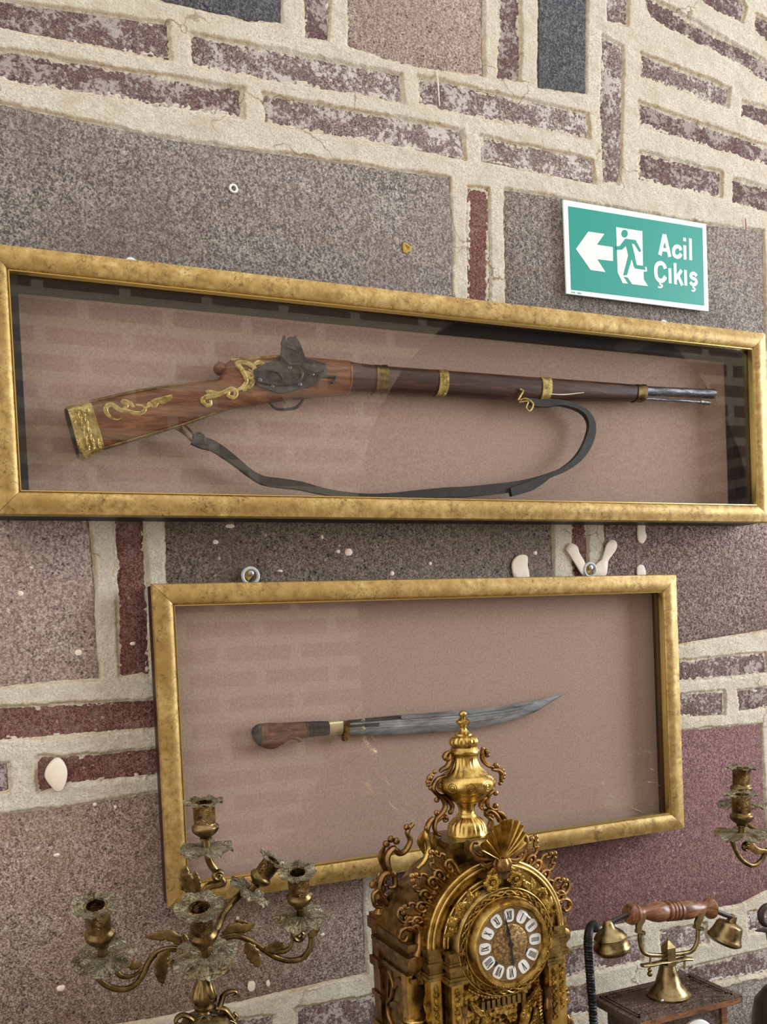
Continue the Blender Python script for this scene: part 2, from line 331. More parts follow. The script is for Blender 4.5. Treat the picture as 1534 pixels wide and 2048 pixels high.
# ------------------------------------------------------------------ the wall
L_ = -90; R_ = 1620; T_ = -110
PIECES = [
 ('stone', 'stone_dark', [(315, T_), (562, T_), (560, 46), (500, 43), (420, 26), (318, 2)]),
 ('brick', 'brick_plum', [(607, T_), (655, T_), (655, 83), (610, 76)]),
 ('stone', 'stone_pink', [(693, T_), (962, T_), (964, 152), (830, 136), (767, 118), (697, 92)]),
 ('brick', 'brick_plum', [(L_, -8), (335, 52), (340, 122), (0, 58), (L_, 42)]),
 ('brick', 'brick_plum', [(L_, 90), (0, 103), (482, 181), (485, 238), (0, 162), (L_, 148)]),
 ('brick', 'brick_lime', [(379, 72), (800, 152), (803, 208), (767, 201), (381, 134)]),
 ('brick', 'brick_lime', [(523, 191), (922, 264), (928, 320), (767, 290), (526, 247)]),
 ('brick', 'brick_lime', [(833, 155), (1174, 231), (1176, 278), (836, 211)]),
 ('brick', 'brick_lime', [(959, 275), (1182, 321), (1187, 368), (962, 324)]),
 ('brick', 'brick_plum', [(994, T_), (1036, T_), (1038, 164), (995, 158)]),
 ('stone', 'stone_dark', [(1077, T_), (1171, T_), (1168, 188), (1074, 177)]),
 ('brick', 'brick_lime', [(1203, 76), (1243, 94), (1239, 335), (1233, 370), (1206, 367), (1200, 230)]),
 ('brick', 'brick_lime', [(1213, T_), (1258, T_), (1251, 52), (1212, 44)]),
 ('brick', 'brick_plum', [(1286, -8), (1300, -2), (1534, 128), (R_, 170), (R_, 208), (1534, 164), (1302, 40), (1288, 20)]),
 ('brick', 'brick_plum', [(1395, -30), (1470, -20), (1487, 17), (1481, 46), (1440, 29), (1400, 2)]),
 ('brick', 'brick_plum', [(1509, 31), (R_, 80), (R_, 122), (1534, 84), (1507, 60)]),
 ('brick', 'brick_lime', [(1280, 110), (1456, 179), (1453, 218), (1370, 190), (1279, 152)]),
 ('brick', 'brick_plum', [(1481, 203), (R_, 246), (R_, 288), (1534, 256), (1480, 234)]),
 ('brick', 'brick_plum', [(1276, 208), (1534, 296), (R_, 326), (R_, 364), (1534, 332), (1277, 252)]),
 ('brick', 'brick_plum', [(1275, 304), (1441, 347), (1439, 396), (1274, 360)]),
 ('brick', 'brick_plum', [(1462, 360), (R_, 396), (R_, 444), (1534, 426), (1460, 404)]),
 ('stone', 'stone_grey', [(L_, 198), (0, 212), (340, 282), (700, 330), (767, 341), (897, 358), (902, 480), (904, 700), (L_, 700)]),
 ('brick', 'brick_red', [(933, 374), (975, 378), (978, 690), (936, 690)]),
 ('stone', 'stone_grey', [(1009, 382), (1110, 396), (1400, 450), (1523, 464), (1528, 700), (1010, 700)]),
 ('stone', 'stone_pink', [(L_, 980), (172, 980), (176, 1040), (184, 1120), (190, 1230), (197, 1356), (100, 1362), (0, 1374), (L_, 1382)]),
 ('brick', 'brick_red', [(226, 985), (284, 985), (287, 1080), (292, 1150), (297, 1352), (240, 1354), (232, 1150)]),
 ('stone', 'stone_taupe', [(327, 980), (1099, 980), (1106, 1250), (334, 1250)]),
 ('brick', 'brick_red', [(1141, 980), (1170, 980), (1176, 1250), (1147, 1250)]),
 ('stone', 'stone_plum', [(1206, 980), (R_, 980), (R_, 1244), (1534, 1258), (1360, 1286), (1212, 1304)]),
 ('brick', 'brick_plum', [(1190, 1337), (1361, 1322), (1528, 1306), (1532, 1345), (1362, 1364), (1190, 1384)]),
 ('brick', 'brick_plum', [(1220, 1402), (1363, 1388), (1446, 1383), (1447, 1429), (1364, 1436), (1220, 1450)]),
 ('brick', 'brick_plum', [(1473, 1382), (1534, 1373), (R_, 1360), (R_, 1402), (1534, 1414), (1477, 1422)]),
 ('stone', 'stone_red', [(762, 1530), (1365, 1461), (1519, 1448), (1528, 1640), (1534, 1778), (1500, 1795), (1480, 1806), (1380, 1825), (1125, 1864), (762, 1925)]),
 ('brick', 'brick_red', [(L_, 1425), (0, 1416), (302, 1400), (420, 1394), (420, 1446), (304, 1454), (0, 1480), (L_, 1488)]),
 ('brick', 'brick_red', [(73, 1514), (200, 1508), (305, 1497), (420, 1490), (420, 1545), (308, 1549), (130, 1566), (77, 1583)]),
 ('brick', 'brick_plum', [(L_, 1527), (16, 1525), (19, 1581), (0, 1586), (L_, 1592)]),
 ('stone', 'stone_brown', [(L_, 1640), (0, 1628), (126, 1615), (312, 1586), (420, 1575), (718, 1540), (723, 1755), (730, 1945), (600, 1973), (480, 2002), (300, 2036), (150, 2062), (L_, 2100)]),
 ('brick', 'brick_plum', [(592, 2017), (750, 1987), (758, 2060), (700, 2090), (590, 2100)]),
 ('brick', 'brick_plum', [(400, 2047), (545, 2031), (549, 2110), (400, 2130)]),
 ('brick', 'brick_plum', [(800, 1980), (1000, 1935), (1180, 1889), (1280, 1872), (1283, 1920), (1182, 1942), (1000, 1985), (800, 2030)]),
 ('brick', 'brick_lime', [(1317, 1863), (1409, 1845), (1413, 1885), (1320, 1903)]),
 ('brick', 'brick_lime', [(1492, 1825), (1534, 1814), (R_, 1790), (R_, 1838), (1534, 1856), (1495, 1866)]),
 ('brick', 'brick_plum', [(1345, 1940), (1440, 1919), (1534, 1897), (R_, 1880), (R_, 1924), (1534, 1943), (1440, 1961), (1350, 1977)]),
 ('brick', 'brick_plum', [(1000, 2000), (1130, 1977), (1176, 1970), (1181, 2026), (1130, 2033), (1000, 2056)]),
 ('stone', 'stone_grey', [(1376, 1992), (1480, 1967), (1534, 1956), (R_, 1938), (R_, 2130), (1376, 2130)]),
]
WP = [(k_, m_, [P(x, y, 0) for x, y in pl]) for k_, m_, pl in PIECES]
def wrect(x0, x1, z0, z1): return [V((x0, 0, z1)), V((x1, 0, z1)), V((x1, 0, z0)), V((x0, 0, z0))]
for r_i, z_ in enumerate((2.455, 2.525, 2.595, 2.665)):
    for x_ in (-.03, .185) if r_i % 2 == 0 else (-.10, .08):
        WP.append(('brick', 'brick_plum', wrect(x_, x_ + (.19 if x_ < .1 else .12), z_, z_ + .042)))
for x_ in (.37, .59, .83, 1.06): WP.append(('stone', 'stone_grey', wrect(x_, x_ + .19, 2.66, 2.74)))
GX0, GX1, GZ0, GZ1, GP = -0.06, 1.62, 0.55, 2.76, 0.0022
nx = int((GX1 - GX0) / GP) + 1; nz = int((GZ1 - GZ0) / GP) + 1
xs = np.linspace(GX0, GX1, nx); zs = np.linspace(GZ0, GZ1, nz); GXX, GZZ = np.meshgrid(xs, zs)
def vnoise(cell, seed):
    r = np.random.default_rng(seed); u = (GXX - GX0) / cell; w = (GZZ - GZ0) / cell
    g = r.random((int(w.max()) + 3, int(u.max()) + 3)); iu = u.astype(int); iw = w.astype(int); fu = u - iu; fw = w - iw
    fu = fu * fu * (3 - 2 * fu); fw = fw * fw * (3 - 2 * fw)
    return (g[iw, iu] * (1 - fu) + g[iw, iu + 1] * fu) * (1 - fw) + (g[iw + 1, iu] * (1 - fu) + g[iw + 1, iu + 1] * fu) * fw - .5
rag = vnoise(.03, 1) * .0035 + vnoise(.009, 2) * .0025 + vnoise(.0045, 3) * .002
low = vnoise(.12, 4)
sd = np.full(GXX.shape, .2)             # signed distance: positive outside the pieces
for kind, mat, q in WP:
    qx = np.array([p.x for p in q]); qz = np.array([p.z for p in q]); m = .03
    i0, i1 = np.searchsorted(xs, [qx.min() - m, qx.max() + m]); j0, j1 = np.searchsorted(zs, [qz.min() - m, qz.max() + m])
    if i1 <= i0 or j1 <= j0: continue
    X = GXX[j0:j1, i0:i1]; Z = GZZ[j0:j1, i0:i1]; d = np.full(X.shape, 9.0); ins = np.zeros(X.shape, bool); n = len(q)
    for a in range(n):
        b = (a + 1) % n; ex, ez = qx[b] - qx[a], qz[b] - qz[a]; tt = np.clip(((X - qx[a]) * ex + (Z - qz[a]) * ez) / (ex * ex + ez * ez), 0, 1)
        d = np.minimum(d, np.hypot(X - qx[a] - tt * ex, Z - qz[a] - tt * ez))
        cr = ((qz[a] > Z) != (qz[b] > Z)) & (X < (qx[b] - qx[a]) * (Z - qz[a]) / (qz[b] - qz[a] + 1e-12) + qx[a]); ins ^= cr
    sd[j0:j1, i0:i1] = np.minimum(sd[j0:j1, i0:i1], np.where(ins, -d, d))
e = sd + rag
film = .0011 + vnoise(.0075, 11) * .0018 + vnoise(.0034, 12) * .0028 + vnoise(.03, 13) * .003 + np.interp(e, [-.012, -.002], [-.0032, .0002])
hgt = np.interp(e, [-.0005, .0008, .0024, .0038], [.0, .0020, .0024, .0056])
hgt = np.where(e < -.0005, np.maximum(np.minimum(film, .0022) - np.clip(-e - .008, 0, 1) * 1.2, -.006), hgt)
hgt = hgt + np.where(e > -.0005, vnoise(.03, 5) * .0016 + vnoise(.008, 6) * .0009 + vnoise(.16, 8) * .003, 0)
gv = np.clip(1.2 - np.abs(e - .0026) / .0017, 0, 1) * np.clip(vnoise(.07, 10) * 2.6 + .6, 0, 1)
vv = np.stack([GXX.ravel(), -hgt.ravel(), GZZ.ravel()], 1).astype(np.float32)
idx = np.arange(nx * nz).reshape(nz, nx); quads = np.stack([idx[:-1, :-1], idx[:-1, 1:], idx[1:, 1:], idx[1:, :-1]], -1).reshape(-1, 4)
# the wall goes on around the traced part
Ym = -.004
ext = [(-3, Ym, 0), (GX0, Ym, 0), (GX1, Ym, 0), (6.5, Ym, 0), (-3, Ym, GZ0), (GX0, Ym, GZ0), (GX1, Ym, GZ0), (6.5, Ym, GZ0), (-3, Ym, GZ1), (GX0, Ym, GZ1), (GX1, Ym, GZ1), (6.5, Ym, GZ1), (-3, Ym, 5), (GX0, Ym, 5), (GX1, Ym, 5), (6.5, Ym, 5)]
b0 = nx * nz; eq = [[b0 + r * 4 + c, b0 + r * 4 + c + 1, b0 + r * 4 + c + 5, b0 + r * 4 + c + 4] for r in range(3) for c in range(3) if not (r == 1 and c == 1)]
vv = np.vstack([vv, np.array(ext, np.float32)]); quads = np.vstack([quads, np.array(eq)])
me = bpy.data.meshes.new('wall_back'); me.vertices.add(len(vv)); me.vertices.foreach_set('co', vv.ravel())
me.loops.add(len(quads) * 4); me.polygons.add(len(quads)); me.loops.foreach_set('vertex_index', quads.ravel().astype(np.int32))
me.polygons.foreach_set('loop_start', np.arange(0, len(quads) * 4, 4, dtype=np.int32)); me.polygons.foreach_set('use_smooth', np.ones(len(quads), bool))
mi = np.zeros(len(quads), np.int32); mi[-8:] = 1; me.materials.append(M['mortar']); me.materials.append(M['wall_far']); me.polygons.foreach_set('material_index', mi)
me.update(); me.validate()
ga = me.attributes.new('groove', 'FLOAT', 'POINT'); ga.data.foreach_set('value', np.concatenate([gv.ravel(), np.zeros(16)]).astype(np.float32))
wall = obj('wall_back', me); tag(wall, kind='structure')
for kind, mat, q in WP:
    c = sum(q, V((0, 0, 0))) / len(q); mb = MB()
    face = -(.0035 if kind == 'stone' else .0012) + random.uniform(-.0008, .0008)
    ring0 = [V((p.x, .016, p.z)) for p in q]; ring1 = [V((p.x, face + .002, p.z)) for p in q]
    ring2 = [V((p.x, face, p.z)) + (c - p).normalized() * .004 for p in q]
    for r in (ring0, ring1, ring2):
        for p in r: p.y = p.y
    tri = tessellate_polygon([ring2]); n = len(q)
    mb.add(ring2, [list(x) for x in tri], False)
    for a, b in ((ring0, ring1), (ring1, ring2)):
        mb.add(a + b, [[i, (i + 1) % n, n + (i + 1) % n, n + i] for i in range(n)], False)
    mb.build(kind, M[mat], wall)

# the room behind the camera (seen only in the glass)
op = [(-3, 0), (2.45, 0), (2.45, 2.15)] + [(4.2 - 1.75 * math.cos(a), 2.15 + 1.75 * math.sin(a)) for a in [PI * k / 24 for k in range(1, 24)]] + [(5.95, 2.15), (5.95, 0), (9, 0), (9, 5.2), (-3, 5.2)]
mb = MB(); mb.prism([V((x, -4.6, z)) for x, z in op], (0, -.5, 0)); tag(mb.build('wall_opposite', M['wall_far']), kind='structure')
mb = MB(); mb.boxr((1.5, -8.1, 0), (7.0, -8.0, 4.2)); mb.boxr((1.5, -8, 0), (1.6, -5.1, 4.2)); mb.boxr((6.9, -8, 0), (7.0, -5.1, 4.2)); mb.boxr((1.5, -8, 4.1), (7.0, -5.1, 4.2))
tag(mb.build('wall_alcove', M['alcove_plaster']), kind='structure')
mb = MB(); mb.boxr((-3, -8.1, -.1), (9, .1, 0)); tag(mb.build('floor', M['floor_stone']), kind='structure')

# ------------------------------------------------------------------ framed cases
def framed_case(name, label, x0, x1, z0, z1, wd, Yf, depth, Yc, inner_mat, fill, side_flare=0.0, glassY=None, cloth_fn=None):
    root = thing(name, ((x0 + x1) / 2, -.010, z0), label, 'display case')
    prof = [(0, depth), (0, .005), (.0015, .0012), (.006, 0), (wd * .35, -.0022), (wd * .62, -.0018), (wd * .84, .0012), (wd * .93, .0045), (wd * .93, depth)]
    lip = [(wd * .93, .0045), (wd * .945, .0032), (wd * .985, .0034), (wd, .0055), (wd, .014), (wd * .93, .014)]
    def corners(w): return [V((x0 + w, 0, z0 + w)), V((x1 - w, 0, z0 + w)), V((x1 - w, 0, z1 - w)), V((x0 + w, 0, z1 - w))]
    for k, rn in enumerate(('frame_rail',) * 4):
        def strip(pr, nm, mat, par):
            A = []; B = []
            for w, d in pr:
                cs = corners(w); a = cs[k].copy(); b = cs[(k + 1) % 4].copy(); t = (b - a).normalized() * .00035
                a += t; b -= t; a.y = b.y = Yf + d; A.append(a); B.append(b)
            m = MB(); m.rings([A, B], True, True, False); return m.build(nm, mat, par)
        r = strip(prof, rn, M['frame_gold'], root); strip(lip, 'inner_lip', M['lip_gold'], r)
    # box behind the rails
    fl = side_flare; yb = -.010; ys = Yf + depth; xi0, xi1, zi0, zi1 = x0 + wd * .75, x1 - wd * .75, z0 + wd * .75, z1 - wd * .75
    for (a, b) in (((x0 + .002 - fl, ys, z0 + .002), (xi0, yb, z1 - .002)), ((xi1, ys, z0 + .002), (x1 - .002, yb, z1 - .002)), ((xi0, ys, z0 + .002), (xi1, yb, zi0)), ((xi0, ys, zi1), (xi1, yb, z1 - .002))):
        m = MB(); m.boxr(a, b); m.build('side_board', M[inner_mat], root)
    for (a, b) in fill: m = MB(); m.boxr(a, b); m.build('inner_fillet', M['black_board'], root)
    m = MB(); gx = 120; gz = 50; g = []
    for j in range(gz + 1):
        g.append([V((xi0 + (xi1 - xi0) * i / gx, Yc + (cloth_fn(xi0 + (xi1 - xi0) * i / gx, zi0 + (zi1 - zi0) * j / gz) if cloth_fn else 0), zi0 + (zi1 - zi0) * j / gz)) for i in range(gx + 1)])
    m.rings(g, False, False); 
    m.add([(xi0, yb - .001, zi0), (xi1, yb - .001, zi0), (xi1, yb - .001, zi1), (xi0, yb - .001, zi1)], [[0, 1, 2, 3]], False)
    m.build('backing_cloth', M['cloth'], root, 'brownish pink cloth backing')
    gy = Yf + .0142; e_ = wd * .8
    m = MB(); m.boxr((x0 + e_, gy, z0 + e_), (x1 - e_, gy + .002, z1 - e_)); m.build('glass_pane', M['glass'], root)
    return root
YU, YL = -.085, -.055
uw = .034; ux0, ux1, uz0, uz1 = .0815 - uw, 1.3830 + uw, 1.6637 - uw, 1.9533 + uw
bt = P(150, 865, -.025); ang_c = bt
def up_cloth(x, z):
    dx, dz = x - .155, z - 1.735; r = math.hypot(dx, dz); a = math.atan2(dz, dx)
    s = .004 * math.exp(-(r / .09) ** 2) * math.sin(5 * a + 1) * min(1, r / .03)
    s += .0022 * math.exp(-((x - 1.2) / .0025) ** 2)
    return -abs(s) + .0012 * math.sin(x * 9 + z * 7)
framed_case('musket_case', 'long gold framed glass case holding the musket, upper of the two cases', ux0, ux1, uz0, uz1, uw, YU, .014, -.0145, 'black_board',
    [((ux0 + uw * .7, -.07, uz0 + uw * .7), (ux0 + uw + .010, -.016, uz1 - uw * .7)), ((ux0 + uw + .010, -.068, uz0 + uw * .6), (ux1 - uw * .7, -.016, uz0 + uw * .93)),
     ((ux0 + uw + .010, -.034, uz1 - uw - .006), (ux1 - uw * .7, -.016, uz1 - uw * .7)), ((ux1 - uw - .006, -.034, uz0 + uw), (ux1 - uw * .7, -.016, uz1 - uw - .006))], cloth_fn=up_cloth)
lw = .0335; lx0, lx1, lz0, lz1 = .2512, 1.2112, 1.0622, 1.5367
framed_case('sabre_case', 'smaller gold framed glass case holding the curved sabre', lx0, lx1, lz0, lz1, lw, YL, .008, -.013, 'brown_side', [])

# ------------------------------------------------------------------ musket
MY = -.0385
mus = thing('musket', P(700, 790, MY), 'antique wooden musket with brass scrolls, hung inside the long case', 'musket')
def loft_px(mb, st, Y, sq=1.0, seg=20, n=None):       # st: (top px, bottom px, half depth)
    C = [(P(*a, Y) + P(*b, Y)) / 2 for a, b, d in st]; H = [(P(*a, Y) - P(*b, Y)) / 2 for a, b, d in st]; D = [d for a, b, d in st]
    n = n or len(st) * 4; C = resample(C, n); H = resample(H, n); D = interp(D, n); R = []
    for c, h, d in zip(C, H, D):
        ring = []
        for j in range(seg):
            a = 2 * PI * j / seg; ca, sa = math.cos(a), math.sin(a)
            ca = math.copysign(abs(ca) ** sq, ca); sa = math.copysign(abs(sa) ** sq, sa); ring.append(c + h * ca + V((0, d * sa, 0)))
        R.append(ring)
    mb.rings(R)
m = MB(); loft_px(m, [((176, 806), (206, 901), .020), ((263, 787), (287, 877), .020), ((361, 769), (377, 848), .019), ((410, 763), (434, 828), .018), ((437, 757), (462, 819), .0175), ((450, 728), (480, 815), .0175), ((475, 717), (505, 811), .018), ((520, 715), (540, 806), .018), ((560, 714), (575, 800), .019), ((610, 716), (616, 797), .019), ((655, 720), (655, 793), .0185), ((694, 723), (694, 790), .018)], MY, .7, 22, 60)
stock = m.build('stock', M['wood_stock'], mus)
m = MB(); loft_px(m, [((692, 723), (692, 790), .018), ((746, 731), (746, 787), .0175), ((850, 739), (850, 790), .017), ((920, 744), (920, 794), .016), ((1000, 750), (1000, 799), .0155), ((1067, 755), (1067, 801), .015), ((1180, 763), (1180, 802), .0145), ((1283, 771), (1283, 803), .0135)], MY, .85, 22, 40)
m.build('fore_stock', M['wood_fore'], mus)
m = MB(); loft_px(m, [((131, 816), (158, 916), .019), ((140, 812), (166, 921), .021), ((150, 811), (176, 919), .0218), ((178, 806), (207, 903), .0215)], MY, .6, 22, 14)
bp = m.build('butt_plate', M['brass_ornament'], mus)
m = MB()
for k_ in range(3):
    for ph in (0, 1): m.tube([P(157 + k_ * 9 + (22 + k_ * 2) * t_ / 8 + 2.2 * math.sin(t_ * 1.6 + ph * PI + k_), 822 - k_ * 2 + 78 * t_ / 8, MY - .0212 + (.0015 if k_ == 2 else .0)) for t_ in range(9)], .0011, 36, 6)
m.build('butt_engraving', M['brass_ornament'], bp)
m = MB(); loft_px(m, [((129, 818), (156, 914), .014), ((134, 815), (161, 918), .0185)], MY, .6, 22, 6); m.build('butt_pad', M['leather'], bp)
# brass scrolls on the stock
def scroll_px(mb, pts, Y, r, n=40, flat=.5): mb.tube(path(pts, Y), r, n, 8, flat)
YS = MY - .0185
for lst in ([[(430, 500), (448, 525), (420, 550), (375, 540), (345, 505), (345, 470), (380, 458), (410, 480), (440, 495), (480, 500), (530, 512), (570, 505), (582, 480), (560, 465), (525, 462)], [(440, 495), (470, 465), (450, 440), (490, 450), (520, 480)], [(575, 490), (600, 470), (612, 455), (640, 465), (660, 440), (700, 440), (752, 408)], [(600, 470), (640, 440), (690, 425), (750, 405)]],
            [[(985, 430), (985, 458), (955, 460), (936, 430), (960, 410), (1010, 402), (1060, 385), (1110, 362), (1142, 380), (1130, 412), (1095, 405), (1098, 372)], [(955, 380), (1000, 385), (1060, 395)], [(1140, 372), (1180, 352), (1205, 310), (1185, 255), (1148, 205), (1200, 200), (1252, 230), (1245, 262), (1218, 245)], [(1190, 255), (1250, 270), (1300, 255), (1308, 215), (1282, 198), (1252, 212)], [(1205, 270), (1235, 300), (1262, 290), (1240, 330), (1215, 355), (1180, 372)]]):
    m = MB()
    for l in lst: scroll_px(m, crop(l, 100, 660, 3.068), YS, [.0020, .0038, .0042, .0040, .0024], 44, .5)
    m.build('brass_scroll', M['brass_ornament'], stock)
m = MB(); scroll_px(m, [(180, 805), (263, 786), (330, 773), (372, 767)], MY - .012, [.003, .003, .002, .001], 20); scroll_px(m, [(205, 897), (285, 873), (375, 846), (430, 826)], MY - .013, .0018, 20)
m.build('edge_inlay', M['brass_old'], stock)
m = MB(); scroll_px(m, [(462, 719), (500, 717), (560, 713)], MY - .012, .0022, 12); m.build('tang_strip', M['brass_ornament'], stock)
# lock
YK = MY - .017
m = MB(); m.prism(path([(505, 742), (525, 730), (560, 718), (612, 718), (648, 728), (654, 745), (628, 772), (560, 788), (512, 772)], YK), (0, -.0045, 0)); lock = m.build('lock_plate', M['steel_dull'], mus)
m = MB(); m.prism(path(crop([(430, 195), (436, 130), (432, 120), (446, 72), (456, 74), (458, 105), (472, 100), (474, 82), (505, 78), (516, 68), (524, 84), (545, 115), (572, 190), (580, 215), (545, 250), (480, 250)], 420, 650, 3.068), YK - .005), (0, -.006, 0))
m.tube(path(crop([(470, 110), (530, 135)], 420, 650, 3.068), YK - .0105), .0014, 6); m.tube(path(crop([(465, 135), (528, 160)], 420, 650, 3.068), YK - .0105), .0014, 6)
m.build('hammer', M['steel_dull'], mus)
m = MB(); m.prism(path(crop([(560, 245), (600, 230), (650, 240), (690, 250), (690, 290), (640, 300), (580, 280)], 420, 650, 3.068), YK - .004), (0, -.009, 0)); m.build('priming_pan', M['steel_dull'], lock)
for l in ([(520, 764), (560, 770), (600, 762), (632, 742)], [(530, 738), (556, 744), (566, 760)], [(590, 724), (604, 742), (600, 760), (584, 766)]): m = MB(); m.tube(path(l, YK - .005), [.0016, .0026, .0022, .0012], 18, 6); m.build('lock_spring', M['steel_dull'], lock)
m = MB(); m.tube(path(crop([(640, 320), (690, 315), (740, 320), (765, 315)], 420, 650, 3.068), YK - .003), .0016, 10); m.tube(path(crop([(765, 312), (770, 335), (755, 352), (740, 350)], 420, 650, 3.068), YK - .003), .002, 10); m.build('frizzen_spring', M['steel_dull'], lock)
for (x, y) in ((520, 760), (580, 735), (600, 768), (545, 772), (625, 748)): m = MB(); m.ball(P(x, y, YK - .005), .0035, 10, (1, .5, 1)); m.build('lock_screw', M['barrel_steel'], lock)
m = MB(); m.tube(path([(568, 800), (569, 806)], MY), .002, 4); m.tube(path([(540, 806), (555, 818), (590, 816), (606, 800)], MY), .0022, 14); m.build('trigger_guard', M['steel_dull'], mus)
m = MB(); m.ball(P(441, 738, MY), .010, 14, (1.1, 1.2, 1)); m.tube(path([(440, 732), (437, 722)], MY - .006), [.003, .001], 5); m.build('breech_end', M['wood_stock'], mus)
# bands
def band(x, hw, name, mat, grow=.0016, d=.0185):
    m = MB(); t0 = np.interp(x, [680, 746, 850, 920, 1067, 1283], [722, 731, 739, 744, 755, 771]); b0_ = np.interp(x, [680, 746, 850, 920, 1067, 1283], [790, 787, 790, 794, 801, 803])
    for dx, w, g in ((-hw * .8, hw * .35, 1), (0, hw * .5, .55), (hw * .8, hw * .35, 1)):
        if name == 'wire_ring' and dx != 0: continue
        gg = 1.6 * g; loft_px(m, [((x + dx - w, t0 - gg), (x + dx - w - 1, b0_ + gg), d), ((x + dx + w, t0 - gg), (x + dx + w - 1, b0_ + gg), d)], MY, .85, 22, 4)
    m.build(name, M[mat], mus)
band(758, 10, 'barrel_band', 'brass_old', d=.0192); band(880, 8, 'barrel_band', 'brass_ornament', d=.0182); band(1086, 8, 'barrel_band', 'brass_ornament', d=.0165); band(1277, 8, 'barrel_band', 'brass_old', d=.015)
band(696, 2, 'wire_ring', 'copper_wire', d=.0192)
m = MB(); a, b = P(1270, 781, MY), P(1427, 788, MY); ax = (b - a); LL = ax.length; m.lathe([(0, .0085), (LL * .2, .0088), (LL * .9, .0086), (LL * .97, .0094), (LL, .0094), (LL, .0062), (LL - .02, .006)], a, ax, 8, ang0=PI / 8)
m.ball(P(1414, 776, MY), .0026, 8); m.build('barrel', M['barrel_steel'], mus)
m = MB(); m.tube(path([(1270, 796), (1290, 797.5), (1400, 804)], MY - .002), .0028, 6); m.tube(path([(1400, 804), (1419, 806)], MY - .002), .0042, 5); m.build('ramrod', M['barrel_steel'], mus)
m = MB(); scroll_px(m, [(1098, 788), (1130, 789), (1168, 785)], MY - .0145, [.0006, .0010, .0005], 12); m.build('stock_crack', M['white_paint'], mus)
# sling
def ribbon(mb, pts, widths, Y, thick=.0025, n=90):
    p = resample(path(pts, Y), n); w = interp(widths, n); R = []
    for i in range(n):
        t = (p[min(i + 1, n - 1)] - p[max(i - 1, 0)]).normalized(); s_ = t.cross(V((0, 1, 0))).normalized() * w[i]; y = V((0, max(.008 - w[i] * .5, .0008) if w[i] < .009 else thick / 2, 0))
        R.append([p[i] - s_ - y, p[i] + s_ - y, p[i] + s_ + y, p[i] - s_ + y])
    mb.rings(R, True, True, True)
SY = -.042
m = MB(); pts = [(386, 880), (402, 884), (425, 892), (450, 908), (475, 927), (500, 947), (525, 961), (555, 966), (600, 972), (640, 982), (680, 989), (730, 993), (780, 993), (830, 990), (890, 985), (930, 984), (980, 979), (1030, 973), (1070, 962), (1100, 950), (1125, 940), (1150, 922), (1168, 900), (1180, 872), (1182, 848), (1172, 828), (1152, 815), (1120, 806), (1095, 806), (1070, 803), (1050, 796)]
wd_ = [x * .00036 * 2 for x in (9, 11, 11, 10, 8, 7, 9, 10, 9, 7, 6, 5, 7, 10, 11, 12, 12, 12, 9, 6, 6, 8, 11, 12, 10, 7, 5, 6, 10, 12, 8)]
ribbon(m, pts, wd_, SY); sling = m.build('sling', M['leather'], mus, 'dark leather sling')
m = MB(); ribbon(m, [(1020, 985), (1060, 972), (1092, 954)], [.007, .0085, .005], SY - .004, n=14); m.build('sling_flap', M['leather'], sling)
m = MB(); ribbon(m, [(385, 878), (405, 886), (430, 897)], [.008, .009, .004], SY - .004, n=12); m.torus(P(398, 878, SY - .006), .0085, .0018, (.3, 1, .1)); m.build('sling_buckle', M['steel_dull'], sling)
m = MB(); m.tube(path([(362, 846), (366, 860), (384, 882), (391, 876), (378, 858), (366, 848)], SY - .003), .0019, 26); m.tube(path([(352, 856), (362, 862), (372, 870)], SY), .0024, 6); m.build('sling_swivel', M['brass_old'], mus)
m = MB(); m.tube(path([(1036, 800), (1042, 790), (1046, 782), (1040, 778)], SY - .014), .0018, 12); m.tube(path([(1038, 804), (1056, 803), (1052, 815), (1060, 822), (1066, 808), (1052, 797), (1040, 800)], SY - .006), .0018, 26); m.build('sling_swivel', M['brass_ornament'], mus)

# ------------------------------------------------------------------ sabre
BY = -.027
sab = thing('sabre', P(700, 1460, BY), 'curved steel sabre with wooden grip, hung inside the smaller case', 'sabre')
cs_ = lambda l: crop(l, 470, 1350, 2.223)
m = MB(); tp = cs_([(470, 201), (620, 188), (740, 176), (870, 167), (1000, 158), (1110, 147), (1200, 136), (1270, 126), (1330, 115), (1400, 98), (1470, 78)]); bt_ = cs_([(470, 268), (620, 268), (740, 264), (870, 256), (1000, 246), (1110, 230), (1200, 210), (1270, 190), (1340, 162), (1405, 122), (1472, 80)])
loft_px(m, [(a, b, d) for a, b, d in zip(tp, bt_, [.004, .004, .0038, .0036, .0034, .0032, .003, .0028, .0024, .0018, .0006])], BY, 1.1, 12, 50); blade = m.build('blade', M['blade'], sab)
m = MB(); m.prism(path(cs_([(742, 176), (870, 167), (1000, 158), (1110, 147), (1200, 136), (1320, 118), (1330, 124), (1210, 150), (1110, 163), (1000, 176), (870, 186), (742, 196), (736, 188)]), BY - .003), (0, -.0022, 0)); m.build('blade_spine', M['blade'], blade)
m = MB(); fl_ = path(cs_([(650, 210), (870, 196), (1000, 187), (1140, 172), (1285, 150), (1200, 182), (1100, 200), (1000, 212), (870, 220), (655, 230), (646, 222), (650, 210)]), BY - .0033); m.tube(fl_, .0009, 90, 6); m.build('fuller', M['blade'], blade)
m = MB(); m.prism(path(cs_([(500, 200), (735, 178), (735, 195), (505, 212)]), BY - .0030), (0, -.0014, 0)); m.prism(path(cs_([(500, 222), (640, 212), (640, 228), (502, 234)]), BY - .0030), (0, -.0014, 0)); m.build('blade_engraving', M['blade_dark'], blade)
m = MB(); m.tube(path(cs_([(500, 238), (760, 229), (1000, 220)]), BY - .0036), .0007, 30, 6); m.build('edge_line', M['blade'], blade)
